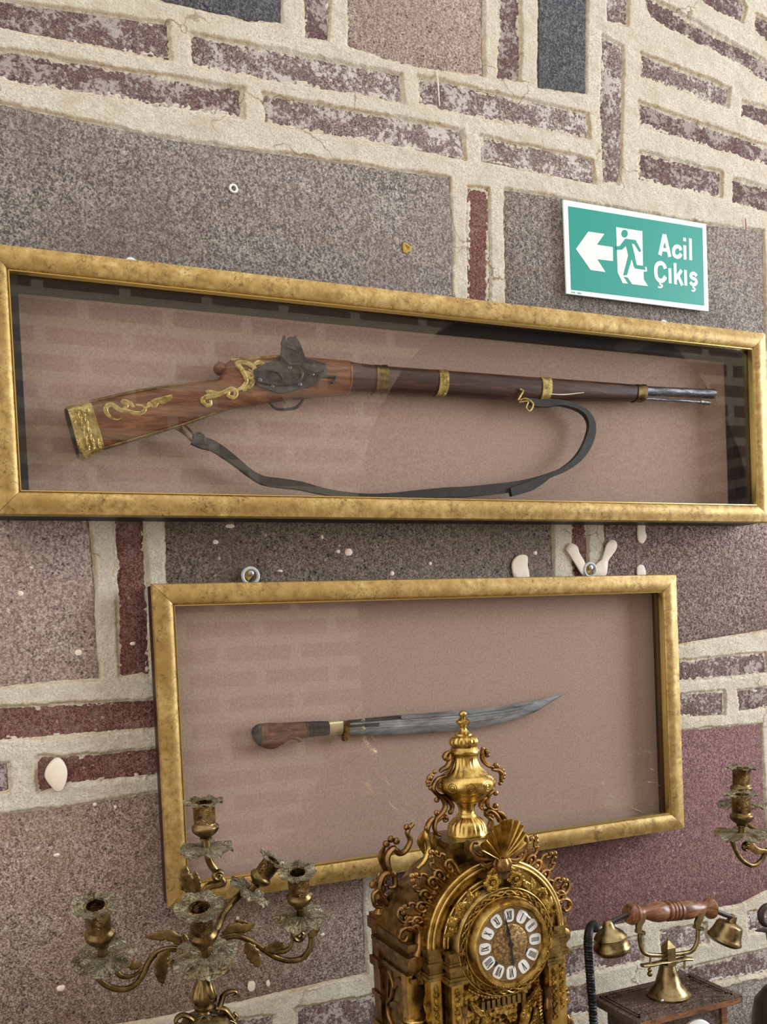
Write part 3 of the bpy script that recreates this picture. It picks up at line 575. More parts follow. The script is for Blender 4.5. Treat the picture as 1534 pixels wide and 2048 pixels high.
m = MB(); loft_px(m, [(a, b, .0075) for a, b in zip(cs_([(413, 205), (440, 202), (474, 199)]), cs_([(415, 269), (440, 266), (474, 264)]))], BY, .7, 16, 8); m.build('bolster', M['pale_brass'], sab)
m = MB(); m.prism(path(cs_([(478, 201), (499, 200), (498, 262), (488, 290), (475, 292), (472, 266)]), BY + .006), (0, -.0125, 0)); m.build('guard', M['brass_old'], sab)
m = MB(); loft_px(m, [(a, b, .008) for a, b in zip(cs_([(308, 208), (360, 205), (414, 205)]), cs_([(318, 278), (360, 273), (416, 268)]))], BY, .8, 16, 10)
gr = m.build('grip_wrap', M['grip_black'], sab)
for xz in (312, 340, 362, 388):
    m = MB(); loft_px(m, [(a, b, .0085) for a, b in zip(cs_([(xz, 206), (xz + 5, 206)]), cs_([(xz + 6, 279 - (xz - 312) * .11), (xz + 11, 278 - (xz - 312) * .11)]))], BY, .8, 16, 3); m.build('wire_band', M['brass_old' if xz == 312 else 'grip_black'], gr)
m = MB(); loft_px(m, [(a, b, d) for a, b, d in zip(cs_([(84, 238), (100, 222), (130, 214), (165, 212), (200, 212), (230, 211), (265, 209), (312, 207)]), cs_([(84, 278), (104, 310), (140, 328), (178, 328), (206, 312), (232, 292), (262, 284), (320, 278)]), [.005, .0085, .010, .010, .0095, .009, .0085, .008])], BY, .85, 16, 36)
m.tube(path(cs_([(232, 278), (255, 276), (275, 282), (290, 290), (280, 296)]), BY - .004), [.003, .0035, .003, .002], 12); hd = m.build('handle', M['wood_handle'], sab)
m = MB(); loft_px(m, [(a, b, d) for a, b, d in zip(cs_([(74, 250), (80, 235), (98, 220), (112, 216)]), cs_([(76, 270), (84, 292), (104, 314), (112, 318)]), [.003, .007, .0092, .0098])], BY, .85, 16, 12); m.build('pommel_cap', M['steel_dull'], hd)
# nails that carry the sabre and the musket
for (x, y) in ((620, 1448), (830, 1432), (640, 760), (1180, 782)):
    pass

# ------------------------------------------------------------------ exit sign
SX0, SX1, SZ0, SZ1, SYf = 1.0163, 1.3428, 2.0421, 2.2073, -.016
sg = thing('exit_sign', ((SX0 + SX1) / 2, -.012, SZ0), 'green and white emergency exit sign with running figure and arrow', 'sign')
m = MB(); m.boxr((SX0, SYf, SZ0), (SX1, -.0125, SZ1)); m.build('board', M['sign_white'], sg)
for xa in (SX0 + .02, SX1 - .05): m = MB(); m.boxr((xa, -.0125, SZ0 + .02), (xa + .03, -.004, SZ1 - .02)); m.build('mounting_pad', M['white_plastic'], sg)
z8 = lambda l: crop(l, 1100, 380, 4.512)
def flat(name, pts, y0, th, mat, par): m = MB(); m.prism(path(z8(pts), y0), (0, -th, 0)); return m.build(name, M[mat], par)
flat('green_panel', [(163, 146), (1375, 344), (1391, 1044), (190, 900)], SYf, .0004, 'sign_green', sg)
ya = SYf - .0004
flat('arrow', [(234, 532), (345, 376), (490, 397), (422, 494), (566, 516), (568, 642), (425, 625), (500, 741), (366, 722)], ya, .0003, 'sign_glow', sg)
dr = flat('doorway', [(596, 335), (832, 372), (838, 690), (870, 695), (876, 735), (842, 738), (846, 808), (884, 868), (740, 850), (700, 790), (662, 782), (702, 846), (655, 840), (610, 745)], ya, .0003, 'sign_glow', sg)
yb_ = ya - .0003
m = MB(); cc = [(673 + 29 * math.cos(2 * PI * k / 24), 394 + 35 * math.sin(2 * PI * k / 24)) for k in range(24)]; m.prism(path(z8(cc), yb_), (0, -.0003, 0)); m.build('figure_head', M['sign_green'], dr)
flat('figure_body', [(596, 508), (628, 506), (678, 440), (772, 452), (822, 546), (816, 558), (804, 558), (760, 488), (738, 484), (760, 570), (782, 676), (856, 686), (862, 722), (768, 708), (757, 690), (738, 622), (694, 768), (660, 770), (706, 590), (686, 506), (650, 538), (598, 540)], yb_, .0003, 'sign_green', dr)
def text_mesh(txt, name, x0, z0, x1, h, y, mat, par, off=.0, refh=None):
    cu = bpy.data.curves.new(name, 'FONT'); cu.body = txt; cu.size = 1; cu.extrude = .002; cu.offset = off; cu.resolution_u = 4
    o = bpy.data.objects.new(name, cu); COL.objects.link(o); dg = bpy.context.evaluated_depsgraph_get(); me = bpy.data.meshes.new_from_object(o.evaluated_get(dg)); bpy.data.objects.remove(o)
    co = np.array([v.co for v in me.vertices]); capH = refh or co[:, 1].max(); sx = (x1 - x0) / (co[:, 0].max() - co[:, 0].min()); sz = h / capH; o_ = wloc(par); mn = co[:, 0].min()
    for v in me.vertices: v.co = V((x0 + (v.co.x - mn) * sx, y + (-.0004 if v.co.z > 0 else 0), z0 + v.co.y * sz)) - o_
    me.materials.clear(); return obj(name, me, M[mat], par)
def stroke(m, pts, w, curved):
    p = [V(q) for q in path(z8(pts), ya)]; k8 = pxm(1350, 530, ya) / 4.512 * 1.06
    if curved: p = resample(p, 26)
    n = len(p); A = []; B = []
    for i in range(n):
        t_ = (p[min(i + 1, n - 1)] - p[max(i - 1, 0)]).normalized(); sdv = t_.cross(EY0) * w * k8 / 2; A.append(p[i] + sdv); B.append(p[i] - sdv)
    for i in range(n - 1): m.prism([A[i], A[i + 1], B[i + 1], B[i]], (0, -.0003 - .00006 * (len(m.v) // 8 % 5), 0))
EY0 = V((0, 1, 0))
for L8 in ([([(990, 588), (1031, 402)], 36, 0), ([(1033, 402), (1080, 604)], 36, 0), ([(1003, 537), (1064, 546)], 30, 0)],
           [([(1180, 545), (1168, 518), (1142, 510), (1120, 528), (1113, 558), (1120, 588), (1142, 604), (1168, 598), (1182, 576)], 34, 1)],
           [([(1215, 500), (1218, 628)], 31, 0), ([(1213, 432), (1214, 464)], 31, 0)], [([(1265, 438), (1269, 634)], 31, 0)],
           [([(1040, 710), (1024, 674), (992, 660), (962, 680), (953, 732), (962, 790), (988, 818), (1020, 814), (1042, 782)], 36, 1), ([(992, 832), (990, 850), (1008, 858), (1010, 872), (992, 880), (974, 874)], 15, 1)],
           [([(1080, 706), (1084, 843)], 30, 0)], [([(1127, 660), (1132, 852)], 30, 0), ([(1136, 800), (1186, 724)], 30, 0), ([(1152, 770), (1192, 862)], 32, 0)], [([(1221, 722), (1225, 863)], 30, 0)],
           [([(1322, 778), (1304, 756), (1280, 756), (1268, 776), (1284, 796), (1310, 808), (1320, 830), (1308, 852), (1282, 852), (1264, 832)], 30, 1), ([(1292, 866), (1290, 882), (1306, 890), (1304, 906), (1290, 912), (1276, 908)], 15, 1)]):
    m = MB()
    for pts_, w_, cv in L8: stroke(m, pts_, w_, cv)
    m.build('letter', M['sign_white'], sg)
pa, pb = P(*z8([(192, 930)])[0], SYf), P(*z8([(282, 937)])[0], SYf); text_mesh('EYS - 005', 'small_print', pa.x, pa.z, pb.x, .0028, SYf, 'sign_grey', sg)

# ------------------------------------------------------------------ small things on the wall
def blob(pts, Y, th, mat, name, label, cat, group=None):
    m = MB(); q_ = path(pts, Y); nn_ = len(q_); p = []
    for a in range(nn_):
        p0, p1, p2, p3 = q_[a - 1], q_[a], q_[(a + 1) % nn_], q_[(a + 2) % nn_]
        for t_ in (0, .25, .5, .75): p.append(.5 * (2 * p1 + (p2 - p0) * t_ + (2 * p0 - 5 * p1 + 4 * p2 - p3) * t_ * t_ + (3 * p1 - p0 - 3 * p2 + p3) * t_ ** 3))
    c = sum(p, V((0, 0, 0))) / len(p)
    r1 = [q + (c - q) * .06 + V((0, -th * .8, 0)) for q in p]; r2 = [q + (c - q) * .3 + V((0, -th, 0)) for q in p]
    m.rings([p, r1, r2], True, True); return single(name, m, M[mat], label, cat, group)
zA = lambda l: crop(l, 1000, 1030, 2.873)
blob(zA([(66, 290), (90, 240), (130, 226), (158, 240), (158, 290), (166, 372), (90, 376)]), -.0055, .0025, 'white_paint', 'adhesive_pad', 'oval white glue pad on grey stone above the sabre case, left of the others', 'glue pad')
blob(zA([(380, 196), (402, 162), (440, 176), (456, 220), (488, 276), (492, 340), (470, 344), (430, 280), (392, 220)]), -.0085, .0025, 'white_paint', 'adhesive_pad', 'slanted white glue pad forming the left stroke of the V above the case', 'glue pad')
blob(zA([(610, 170), (640, 142), (668, 152), (670, 190), (640, 236), (618, 270), (606, 350), (540, 352), (546, 290), (584, 250)]), -.0085, .0025, 'white_paint', 'adhesive_pad', 'slanted white glue pad forming the right stroke of the V above the case', 'glue pad')
blob(zA([(796, 20), (830, 20), (832, 90), (840, 130), (820, 165), (795, 152), (788, 110)]), -.0055, .0025, 'white_paint', 'adhesive_pad', 'white glue pad peeking out just under the musket case frame', 'glue pad')
blob(zA([(786, 300), (806, 284), (828, 298), (834, 352), (790, 356)]), -.0055, .0025, 'white_paint', 'adhesive_pad', 'small white glue pad tip on plum stone at the case top edge', 'glue pad')
def z5(l): return crop(l, 0, 1020, 3.012)
blob(z5([(268, 1600), (278, 1555), (300, 1522), (325, 1498), (350, 1490), (375, 1505), (395, 1535), (406, 1575), (402, 1620), (388, 1662), (365, 1692), (335, 1692), (310, 1668), (285, 1638)]), -.006, .010, 'white_paint', 'plaster_lump', 'white plaster lump stuck over a brick beside the sabre case', 'plaster lump')
for (x, y, r, q) in ((697, 1104, 9, 8), (676, 1103, 5, 4), (431, 1084, 6, 5), (460, 1052, 10, 5), (784, 1147, 5, 5), (560, 1142, 6, 3), (41, 1187, 6, 6), (157, 1305, 8, 7), (266, 1287, 6, 4), (62, 1135, 4, 3), (503, 1972, 8, 12), (536, 1966, 4, 8), (122, 1976, 8, 7), (515, 1796, 8, 4), (645, 1869, 5, 3), (476, 1842, 4, 12), (1070, 1106, 5, 4), (113, 1710, 6, 4), (190, 1609, 4, 4), (231, 1614, 3, 4), (860, 1127, 4, 4), (644, 1074, 3, 5)):
    m = MB(); c = P(x, y, -.0035); k_ = pxm(x, y, 0); R_q = []
    m.ball(c, 1.0, 10, (r * k_, .002, q * k_)); m.v = [v + V((random.uniform(-.6, .6) * k_, 0, random.uniform(-.6, .6) * k_)) for v in m.v]; m.build('pebble', M['white_paint'], wall)
def ring(px, py, Y, R, r, mat, name, label, cat): m = MB(); m.torus(P(px, py, Y), R, r, (0, 1, 0), 28, 10); return single(name, m, M[mat], label, cat)
m = MB(); m.torus(P(467, 377, -.0058), .0055, .0018, (0, 1, 0)); single('wall_plug', m, M['white_plastic'], 'small white plastic ring plug in the large grey stone', 'wall plug')
m = MB(); m.lathe([(0, .008), (.003, .0085), (.0035, .005), (.0015, .003)], P(812, 497, -.003), (0, -1, 0), 10, lambda a, h: 1 + .2 * math.sin(3 * a)); single('filled_hole', m, M['yellow_plug'], 'ochre filled drill hole in the large grey stone', 'wall plug')
def hanger(px, py, label):
    r = thing('screw_hanger', P(px, py, -.006), label, 'hanger', 'ring hangers above the sabre case'); c = P(px, py, -.010)
    m = MB(); m.torus(c, .0125, .0028, (0, 1, 0)); m.build('ring', M['clear_plastic'], r)
    m = MB(); m.lathe([(0, .0075), (.002, .0075), (.003, .004)], c + V((-.003, .003, .002)), (0, -1, 0), 12, lambda a, h: 1 + .25 * math.cos(4 * a)); m.build('plug', M['yellow_plug'], r)
    m = MB(); m.lathe([(0, .0045), (.0025, .0045), (.0035, .002)], c + V((0, -.001, .004)), (0, -1, 0), 12); m.build('screw', M['steel_screw'], r)
hanger(501, 1152, 'clear ring hanger with yellow plug on the taupe stone above the sabre case'); hanger(1180, 1140, 'clear ring hanger with yellow plug between the two slanted white glue pads')
for (x, y, lb) in ((1327, 642, 'small metal hanger tab on top of the musket case below the sign'), (262, 519, 'small pale hanger tab on top of the musket case below the grey stone')):
    m = MB(); c = P(x, y, -.06); c.z = uz1; m.lathe([(0, .009), (.0015, .009), (.003, .007)], c + V((0, .0, .002)), (0, -1, 0), 14); o = single('hanger_tab', m, M['steel_screw'], lb, 'hanger')
m = MB(); m.tube(path([(1491, 437), (1492, 459)], -.0085), .0009, 5, 6); single('ink_mark', m, M['red_ink'], 'short red stroke on the mortar beside the exit sign', 'mark')
m = MB(); m.tube(path([(873, 140), (876, 165), (879, 212)], -.0075), [.0007, .0012, .0008], 8, 6); single('mortar_drip', m, M['white_paint'], 'thin white vertical drip on a lime-streaked brick', 'mark')

# ------------------------------------------------------------------ table (below the picture edge)
TZ = .70
tb = thing('side_table', (.75, -.35, 0), 'dark wooden side table standing below the display cases', 'table')
m = MB(); m.boxr((-.3, -.60, TZ - .035), (1.75, -.15, TZ)); m.build('table_top', M['table_wood'], tb)
for x in (-.22, 1.67):
    for y in (-.54, -.20): m = MB(); m.lathe([(0, .022), (.1, .026), (.35, .03), (.6, .034), (TZ - .035, .034)], (x, y, 0), (0, 0, 1), 12); m.build('leg', M['table_wood'], tb)
m = MB(); m.boxr((-.24, -.56, TZ - .12), (1.69, -.18, TZ - .035)); m.build('apron', M['table_wood'], tb)

# ------------------------------------------------------------------ candelabra
def ruffle(mb, c, ax, R, n, amp, droop, thick=.0011, seg=104, rings=10, r0=.12, ph=0, lift=.0):
    ax = V(ax).normalized(); e1 = ax.cross(V((0, 1, 0))).normalized(); e2 = ax.cross(e1); Rg = []
    def pt(k, a, off):
        f = r0 + (1 - r0) * k; sc = 1 + .045 * f * f * math.sin(n * a + ph) + .035 * f * abs(math.sin((1.5 * n) * a + 1.3))
        h = lift * math.sin(f * PI) + droop * f * f + amp * f ** 2.2 * math.sin(n * a + ph + .9) + amp * .35 * f ** 2 * math.sin(round(n * 2.5) * a + 2 * f) + R * .022 * f * math.sin(26 * a + 5 * f)
        return V(c) + (e1 * math.cos(a) + e2 * math.sin(a)) * R * f * sc + ax * (h + off)
    ks = [i / rings for i in range(rings + 1)]
    for k in ks: Rg.append([pt(k, 2 * PI * j / seg, 0) for j in range(seg)])
    for k in ks[::-1]: Rg.append([pt(k, 2 * PI * j / seg, -thick) for j in range(seg)])
    mb.rings(Rg, True, False)
def px_of(p):
    v = V(p) - CAM; q = CR @ np.array([v.x, -v.z, v.y]); return CX + F * q[0] / q[2], CY + F * q[1] / q[2], q[2] / F
def candle_cup(par, rim, pan, seed=0, pan_r=.53, rim_r=.385, withpan=True):
    ax = rim - pan; L = ax.length; ax.normalize(); b = pan; (xa, ya_, ka), (xb, yb2, kb) = px_of(rim), px_of(pan); Q = math.hypot(xa - xb, ya_ - yb2) * (ka + kb) / 2 * 1.03
    m = MB(); m.lathe([(0, .10 * Q), (.06 * L, .085 * Q), (.18 * L, .085 * Q), (.20 * L, .125 * Q), (.225 * L, .125 * Q), (.235 * L, .10 * Q), (.26 * L, .13 * Q), (.33 * L, .22 * Q), (.40 * L, .265 * Q), (.45 * L, .275 * Q), (.48 * L, .265 * Q), (.50 * L, .225 * Q), (.54 * L, .215 * Q)], b, ax, 36, lambda a, h: 1 + (.03 * math.cos(18 * a) if .26 * L < h < .42 * L else 0), cap=False)
    cupo = m.build('candle_cup', M['brass_old'], par)
    m = MB(); m.lathe([(.535 * L, .215 * Q), (.6 * L, .218 * Q), (.85 * L, .222 * Q), (.90 * L, .235 * Q), (.95 * L, .235 * Q), (.97 * L, .19 * Q), (.9 * L, .175 * Q), (.55 * L, .17 * Q)], b, ax, 36, cap=True); m.build('cup_sleeve', M['brass_relief'], par)
    m = MB(); ruffle(m, b + ax * .955 * L, ax, rim_r * Q, 7, .026 * Q, .035 * Q, .0011, 104, 8, .44, seed); m.build('cup_rim', M['brass_patina'], par)
    if withpan:
        m = MB(); ruffle(m, b + ax * .02 * L, ax, pan_r * Q, 6, .05 * Q, -.03 * Q, .0012, 120, 10, .10, seed * 1.7, .05 * Q); m.build('drip_pan', M['brass_patina'], par)
    return cupo
def spiral(c, e1, e2, r0, r1, turns, a0, n=26):
    return [V(c) + (V(e1) * math.cos(a0 + turns * 2 * PI * i / (n - 1)) + V(e2) * math.sin(a0 + turns * 2 * PI * i / (n - 1))) * (r0 + (r1 - r0) * i / (n - 1)) for i in range(n)]
EX, EZ, EY = V((1, 0, 0)), V((0, 0, 1)), V((0, 1, 0))
NF = V((0, -1, 0))
AX_Y = -.32
ax0 = P(409, 2010, AX_Y); ax0.z = TZ
cnd = thing('candelabrum', (ax0.x, AX_Y, TZ), 'five-armed brass candelabrum with ruffled drip pans and one bent arm', 'candelabrum')
def zof(py, px=409): return P(px, py, AX_Y).z
# stem and foot
m = MB(); k = pxm(409, 1990, AX_Y)
z_ = lambda py: zof(py) - TZ
m.lathe([(0, .062), (.006, .064), (.012, .060), (.020, .048), (.035, .030), (.06, .017), (z_(2100), .013), (z_(2066), .016), (z_(2056), .026), (z_(2044), .030), (z_(2034), .026), (z_(2026), 13 * k), (z_(2021), 11 * k), (z_(2018), 20 * k), (z_(2012), 22 * k), (z_(2008), 18 * k), (z_(2002), 24 * k), (z_(1990), 26 * k), (z_(1976), 22 * k), (z_(1960), 13 * k), (z_(1945), 10 * k), (z_(1925), 13 * k), (z_(1905), 20 * k), (z_(1890), 17 * k), (z_(1870), 9 * k), (z_(1840), 8 * k), (z_(1800), 7 * k), (z_(1778), 8 * k)], (ax0.x, AX_Y, TZ), (0, 0, 1), 40, lambda a, h: 1 + (.05 * math.cos(14 * a) if z_(2008) < h < z_(1955) else 0))
stem = m.build('stem', M['brass_old'], cnd)
m = MB(); ruffle(m, V((ax0.x, AX_Y, zof(2024))), EZ, 46 * k, 8, .002, -.012, .0012, 104, 8, .28); m.build('stem_collar', M['brass_patina'], stem)
for pts in ([(436, 2022), (442, 2006), (446, 1992), (456, 1984), (470, 1982), (474, 1990), (466, 1992)], [(430, 2016), (448, 2018), (460, 2030), (468, 2040), (474, 2032), (468, 2026)], [(392, 2050), (382, 2036), (366, 2030), (354, 2036), (352, 2046), (362, 2050)], [(440, 2050), (452, 2040), (466, 2042), (478, 2056)]):
    m = MB(); m.tube(path(pts, AX_Y - .005), [5 * k, 6 * k, 5 * k, 4 * k, 3 * k], 30, 8, 1.6); m.build('foot_scroll', M['brass_old'], stem)
# left arm
def arm(name, pts, Y, r, rim, pan, seed, extras, vol=None):
    m = MB(); m.tube(path(pts, Y), r, 44, 10); a = m.build('arm', M['brass_old'], cnd)
    candle_cup(a, rim, pan, seed, *((.60, .435) if name == 'front' else (.53, .385)))
    for ty, p, y, w in extras:
        m = MB()
        if ty == 'leaf': m.leaf(path(p, y), [.2 * w, .7 * w, .8 * w, .6 * w, .1 * w], NF, 20, .0012, .35, .12, 5); m.build('leaf', M['brass_old'], a)
        elif ty == 'tube': m.tube(path(p, y), [w, w * 1.1, w * .8, w * .45], 26, 8); m.build('tendril', M['brass_old'], a)
    if vol:
        m = MB(); (vx, vy, vY, vr) = vol; m.tube(spiral(P(vx, vy, vY), EX, EZ, vr, vr * .15, 1.6, .5), [.003, .0032, .0028, .0022], 40, 8, 1.5); m.build('volute', M['brass_old'], a)
    return a
c8 = lambda l: crop(l, 130, 1760, 4.146)
arm('left', [(187, 1937), (196, 1955), (212, 1970), (235, 1978), (258, 1976), (276, 1963), (288, 1944), (297, 1924), (312, 1907), (335, 1898), (360, 1899), (395, 1906)], -.325, .0038,
    P(190, 1806, -.362), P(207, 1913, -.335), 1,
    [('leaf', c8([(870, 590), (820, 640), (800, 720), (800, 800), (815, 860)]), -.335, .0105), ('leaf', c8([(1010, 560), (940, 500), (860, 460), (760, 470), (665, 470)]), -.325, .008), ('leaf', c8([(640, 700), (580, 710), (530, 700), (490, 715)]), -.325, .0065), ('leaf', c8([(1020, 560), (1000, 500), (975, 445)]), -.330, .005),
     ('tube', c8([(400, 690), (430, 760), (480, 800), (560, 795), (640, 740)]), -.327, .0034), ('tube', c8([(250, 740), (200, 730), (165, 745)]), -.327, .0028)], (213, 1940, -.330, .009))
c4 = lambda l: crop(l, 400, 1680, 3.335)
arm('right', [(425, 1882), (450, 1875), (475, 1872), (505, 1884), (532, 1902), (556, 1916), (580, 1921), (604, 1916), (619, 1899), (623, 1880), (620, 1866)], -.30, .0040,
    P(595, 1741, -.325), P(602, 1833, -.305), 2.4,
    [('leaf', c4([(310, 690), (340, 740), (375, 800), (392, 850)]), -.315, .0105), ('leaf', c4([(150, 630), (220, 590), (300, 590), (370, 560)]), -.31, .008), ('leaf', c4([(430, 740), (490, 720), (540, 700), (548, 685)]), -.305, .008), ('leaf', c4([(730, 650), (760, 620), (800, 580)]), -.305, .006),
     ('tube', c4([(470, 745), (560, 740), (610, 700), (612, 620)]), -.302, .0034)], (599, 1870, -.305, .010))
arm('front', [(412, 1940), (418, 1975), (424, 1992), (418, 1965), (413, 1925)], [-.36, -.375, -.375, -.37, -.37], .0045,
    P(398, 1811, -.405), P(412, 1914, -.378), 4.1, [('leaf', c8([(1230, 800), (1290, 760), (1340, 750), (1365, 760)]), -.36, .007), ('leaf', c8([(900, 660), (890, 690), (905, 720)]), -.36, .006), ('leaf', c8([(1120, 770), (1150, 800), (1190, 850), (1215, 960), (1220, 1005)]), -.372, .008)])
arm('back', [(418, 1880), (432, 1862), (445, 1832), (462, 1808), (484, 1786)], [-.31, -.30, -.285, -.27, -.26], .0046,
    P(549, 1718, -.268), P(500, 1783, -.255), 5.2, [('leaf', c4([(240, 540), (300, 560), (350, 580)]), -.30, .005)])
c7 = lambda l: crop(l, 320, 1560, 4.261)
arm('top', [(409, 1800), (410, 1784), (420, 1772), (438, 1768), (446, 1764), (437, 1752), (430, 1740), (421, 1727), (415, 1710), (414, 1700)], -.31, [.0045, .005, .0052, .005, .0045, .0048, .0044, .004],
    P(407, 1601, -.315), P(413, 1697, -.31), 3.3, [('leaf', c7([(300, 970), (250, 900), (210, 810), (220, 735)]), -.325, .011), ('leaf', c7([(330, 960), (310, 880), (300, 780)]), -.325, .007), ('leaf', c7([(200, 940), (185, 900)]), -.322, .004)], (436, 1752, -.318, .006))

# second candelabrum, cut by the picture edge
ox = P(1640, 1700, -.24).x
cnd2 = thing('candelabrum', (ox, -.24, TZ), 'brass candelabrum seen beyond the telephone with two stacked candle cups', 'candelabrum')
m = MB(); m.lathe([(0, .062), (.006, .064), (.014, .058), (.03, .035), (.06, .017), (.12, .014), (.15, .024), (.18, .028), (.2, .018), (.24, .012), (.28, .018), (.32, .022), (.36, .012), (.40, .016), (.42, .004)], (ox, -.24, TZ), (0, 0, 1), 32); m.build('stem', M['brass_old'], cnd2)
m = MB(); m.tube(path([(1464, 1680), (1472, 1702), (1485, 1721), (1505, 1731), (1523, 1720), (1534, 1700), (1560, 1690), (1600, 1705), (1640, 1715)], -.24), .004, 44, 10); a2 = m.build('arm', M['brass_old'], cnd2)
candle_cup(a2, P(1482, 1586, -.242), P(1484, 1668, -.24), 1.2, .62, .38)
m = MB(); m.tube(spiral(P(1492, 1694, -.242), EX, EZ, .008, .0012, 1.5, .3), .0026, 36, 8, 1.5); m.build('volute', M['brass_old'], a2)
m = MB(); m.leaf(path([(1534, 1702), (1515, 1702), (1503, 1690), (1506, 1678)], -.245), [.002, .006, .007, .002], NF); m.build('leaf', M['gold_brown'], a2)
m = MB(); m.tube(path([(1482, 1620), (1486, 1640), (1505, 1655), (1530, 1662), (1580, 1650), (1640, 1660)], [-.17, -.17, -.18, -.19, -.21, -.24]), .004, 36, 10); a3 = m.build('arm', M['brass_old'], cnd2)
candle_cup(a3, P(1483, 1533, -.172), P(1482, 1609, -.17), 2.2, .58, .38)

# ------------------------------------------------------------------ mantel clock
CXm = .6435; DZ = 1.030; DY = -.362
clk = thing('mantel_clock', (CXm, -.25, TZ), 'ornate gilt mantel clock with urn top, scallop shell and Roman numeral dial', 'clock')
def LC(x, y, z): return V((CXm + x, y, z))
# body
m = MB()
def arch_poly(hw, zb, R, n=28, zc=DZ): return [(-hw, zb)] + [(-R * math.cos(PI * i / n), zc + R * math.sin(PI * i / n)) for i in range(n + 1)] + [(hw, zb)]
def arch_prism(m, R, zb, y0, y1): m.prism([LC(x, y0, z) for x, z in arch_poly(R, zb, R)], (0, y1 - y0, 0), False)
arch_prism(m, .092, .83, -.318, -.175); body = m.build('case_body', M['gold_dark'], clk)
m = MB()
for R, r, y in ((.1035, .0042, -.326), (.0985, .0028, -.330), (.0835, .0030, -.331), (.0790, .0018, -.333)):
    m.tube([LC(-R * math.cos(PI * i / 30), y, DZ + R * math.sin(PI * i / 30)) for i in range(31)], r, 62, 10)
for R0, R1, y0, y1 in ((.080, .1065, -.326, -.300), (.0, .0, 0, 0)):
    if R1 == 0: continue
    out = [LC(-R1 * math.cos(PI * i / 30), y0, DZ + R1 * math.sin(PI * i / 30)) for i in range(31)]; inn = [LC(R0 * math.cos(PI * i / 30), y0, DZ + R0 * math.sin(PI * i / 30)) for i in range(31)]
    m.prism(out + inn, (0, y1 - y0, 0))
m.build('arch_moulding', M['gold'], clk)
# drum, bezel, dial
m = MB(); m.lathe([(0, .0775), (.010, .0775), (.022, .0745), (.036, .0735), (.038, .071), (.040, .066), (.038, .062)], LC(0, -.310, DZ), NF, 64); drum = m.build('dial_drum', M['gold_dark'], clk)
m = MB(); m.torus(LC(0, -.3495, DZ), .0722, .0016, EY, 64, 8); m.torus(LC(0, -.350, DZ), .0612, .0015, EY, 64, 8)
m.build('bead_ring', M['gold'], drum)
for s_ in (1, -1):
    m = MB(); m.tube([LC((.0668 + .0024 * math.sin(16 * a) * s_) * math.cos(a), -.3515 - .001 * s_ * math.cos(16 * a), DZ + (.0668 + .0024 * math.sin(16 * a) * s_) * math.sin(a)) for a in [2 * PI * i / 192 for i in range(193)]], .0013, 300, 6); m.build('braid', M['gold_relief'], drum)
m = MB(); m.lathe([(0, .0605), (.006, .0602), (.012, .0585), (.0165, .056), (.0165, .0525), (.011, .0503), (.006, .0503)], LC(0, -.350, DZ), NF, 72, cap=False); bez = m.build('bezel', M['gold'], clk)
m = MB()
for i in range(90):
    a = 2 * PI * i / 90; p = LC(.0572 * math.cos(a), -.3635, DZ + .0572 * math.sin(a)); q = LC(.0545 * math.cos(a), -.3672, DZ + .0545 * math.sin(a)); m.tube([p, q], .0006, 2, 5)
m.build('knurling', M['gold_relief'], bez)
m = MB(); m.lathe([(0, .0508), (.0035, .0508)], LC(0, DY + .006, DZ), NF, 64); dial = m.build('dial', M['dial_brown'], clk)
yd = DY + .0025
m = MB(); m.lathe([(0, .0268), (.0008, .0268), (.0012, .0262)], LC(0, yd, DZ), NF, 56); m.build('dial_centre', M['dial_metal'], dial)
m = MB(); m.torus(LC(0, yd, DZ), .0286, .0008, EY, 56, 6)
for i in range(40): a = 2 * PI * i / 40; m.ball(LC(.0238 * math.cos(a), yd - .0014, DZ + .0238 * math.sin(a)), .0008, 6)
m.torus(LC(0, yd, DZ), .0492, .0006, EY, 64, 6); m.build('dial_beading', M['gold'], dial)
ROM = ['XII', 'I', 'II', 'III', 'IIII', 'V', 'VI', 'VII', 'VIII', 'IX', 'X', 'XI']
for h in range(12):
    a = PI / 2 - 2 * PI * h / 12; er = V((math.cos(a), 0, math.sin(a))); et = V((math.sin(a), 0, -math.cos(a))); c = LC(0, yd, DZ) + er * .0388
    m = MB(); hw_, hh_ = .0074, .0090; pts = []
    for i in range(28):
        t_ = 2 * PI * i / 28; cx_, cz_ = math.cos(t_), math.sin(t_); ex = .62
        pts.append(c + et * hw_ * math.copysign(abs(cx_) ** ex, cx_) * (1 + .12 * cz_) + er * hh_ * math.copysign(abs(cz_) ** ex, cz_))
    m.prism(pts, (0, -.0012, 0)); ct = m.build('numeral_plate', M['porcelain'], dial)
    m = MB(); s = ROM[h]; wds = {'I': .0019, 'V': .0042, 'X': .0042}; tot = sum(wds[q] for q in s); x = -tot / 2; yy = yd - .0012
    rad = er; tan = et
    def bar(x0, v0, x1, v1, w=.00045):
        d = (tan * (x1 - x0) + rad * (v1 - v0)).normalized(); sd_ = d.cross(EY).normalized() * w; A = c + tan * x0 + rad * v0; B = c + tan * x1 + rad * v1; A.y = B.y = yy
        m.prism([A - sd_, A + sd_, B + sd_, B - sd_], (0, -.0004, 0))
    for q in s:
        w = wds[q]; xc = x + w / 2
        if q == 'I': bar(xc, -.0058, xc, .0058)
        elif q == 'V': bar(xc - .0016, .0058, xc, -.0058, .00055); bar(xc, -.0058, xc + .0016, .0058, .0003)
        else: bar(xc - .0016, .0058, xc + .0016, -.0058, .00055); bar(xc - .0016, -.0058, xc + .0016, .0058, .0003)
        x += w
    m.build('numeral', M['hand_black'], ct)
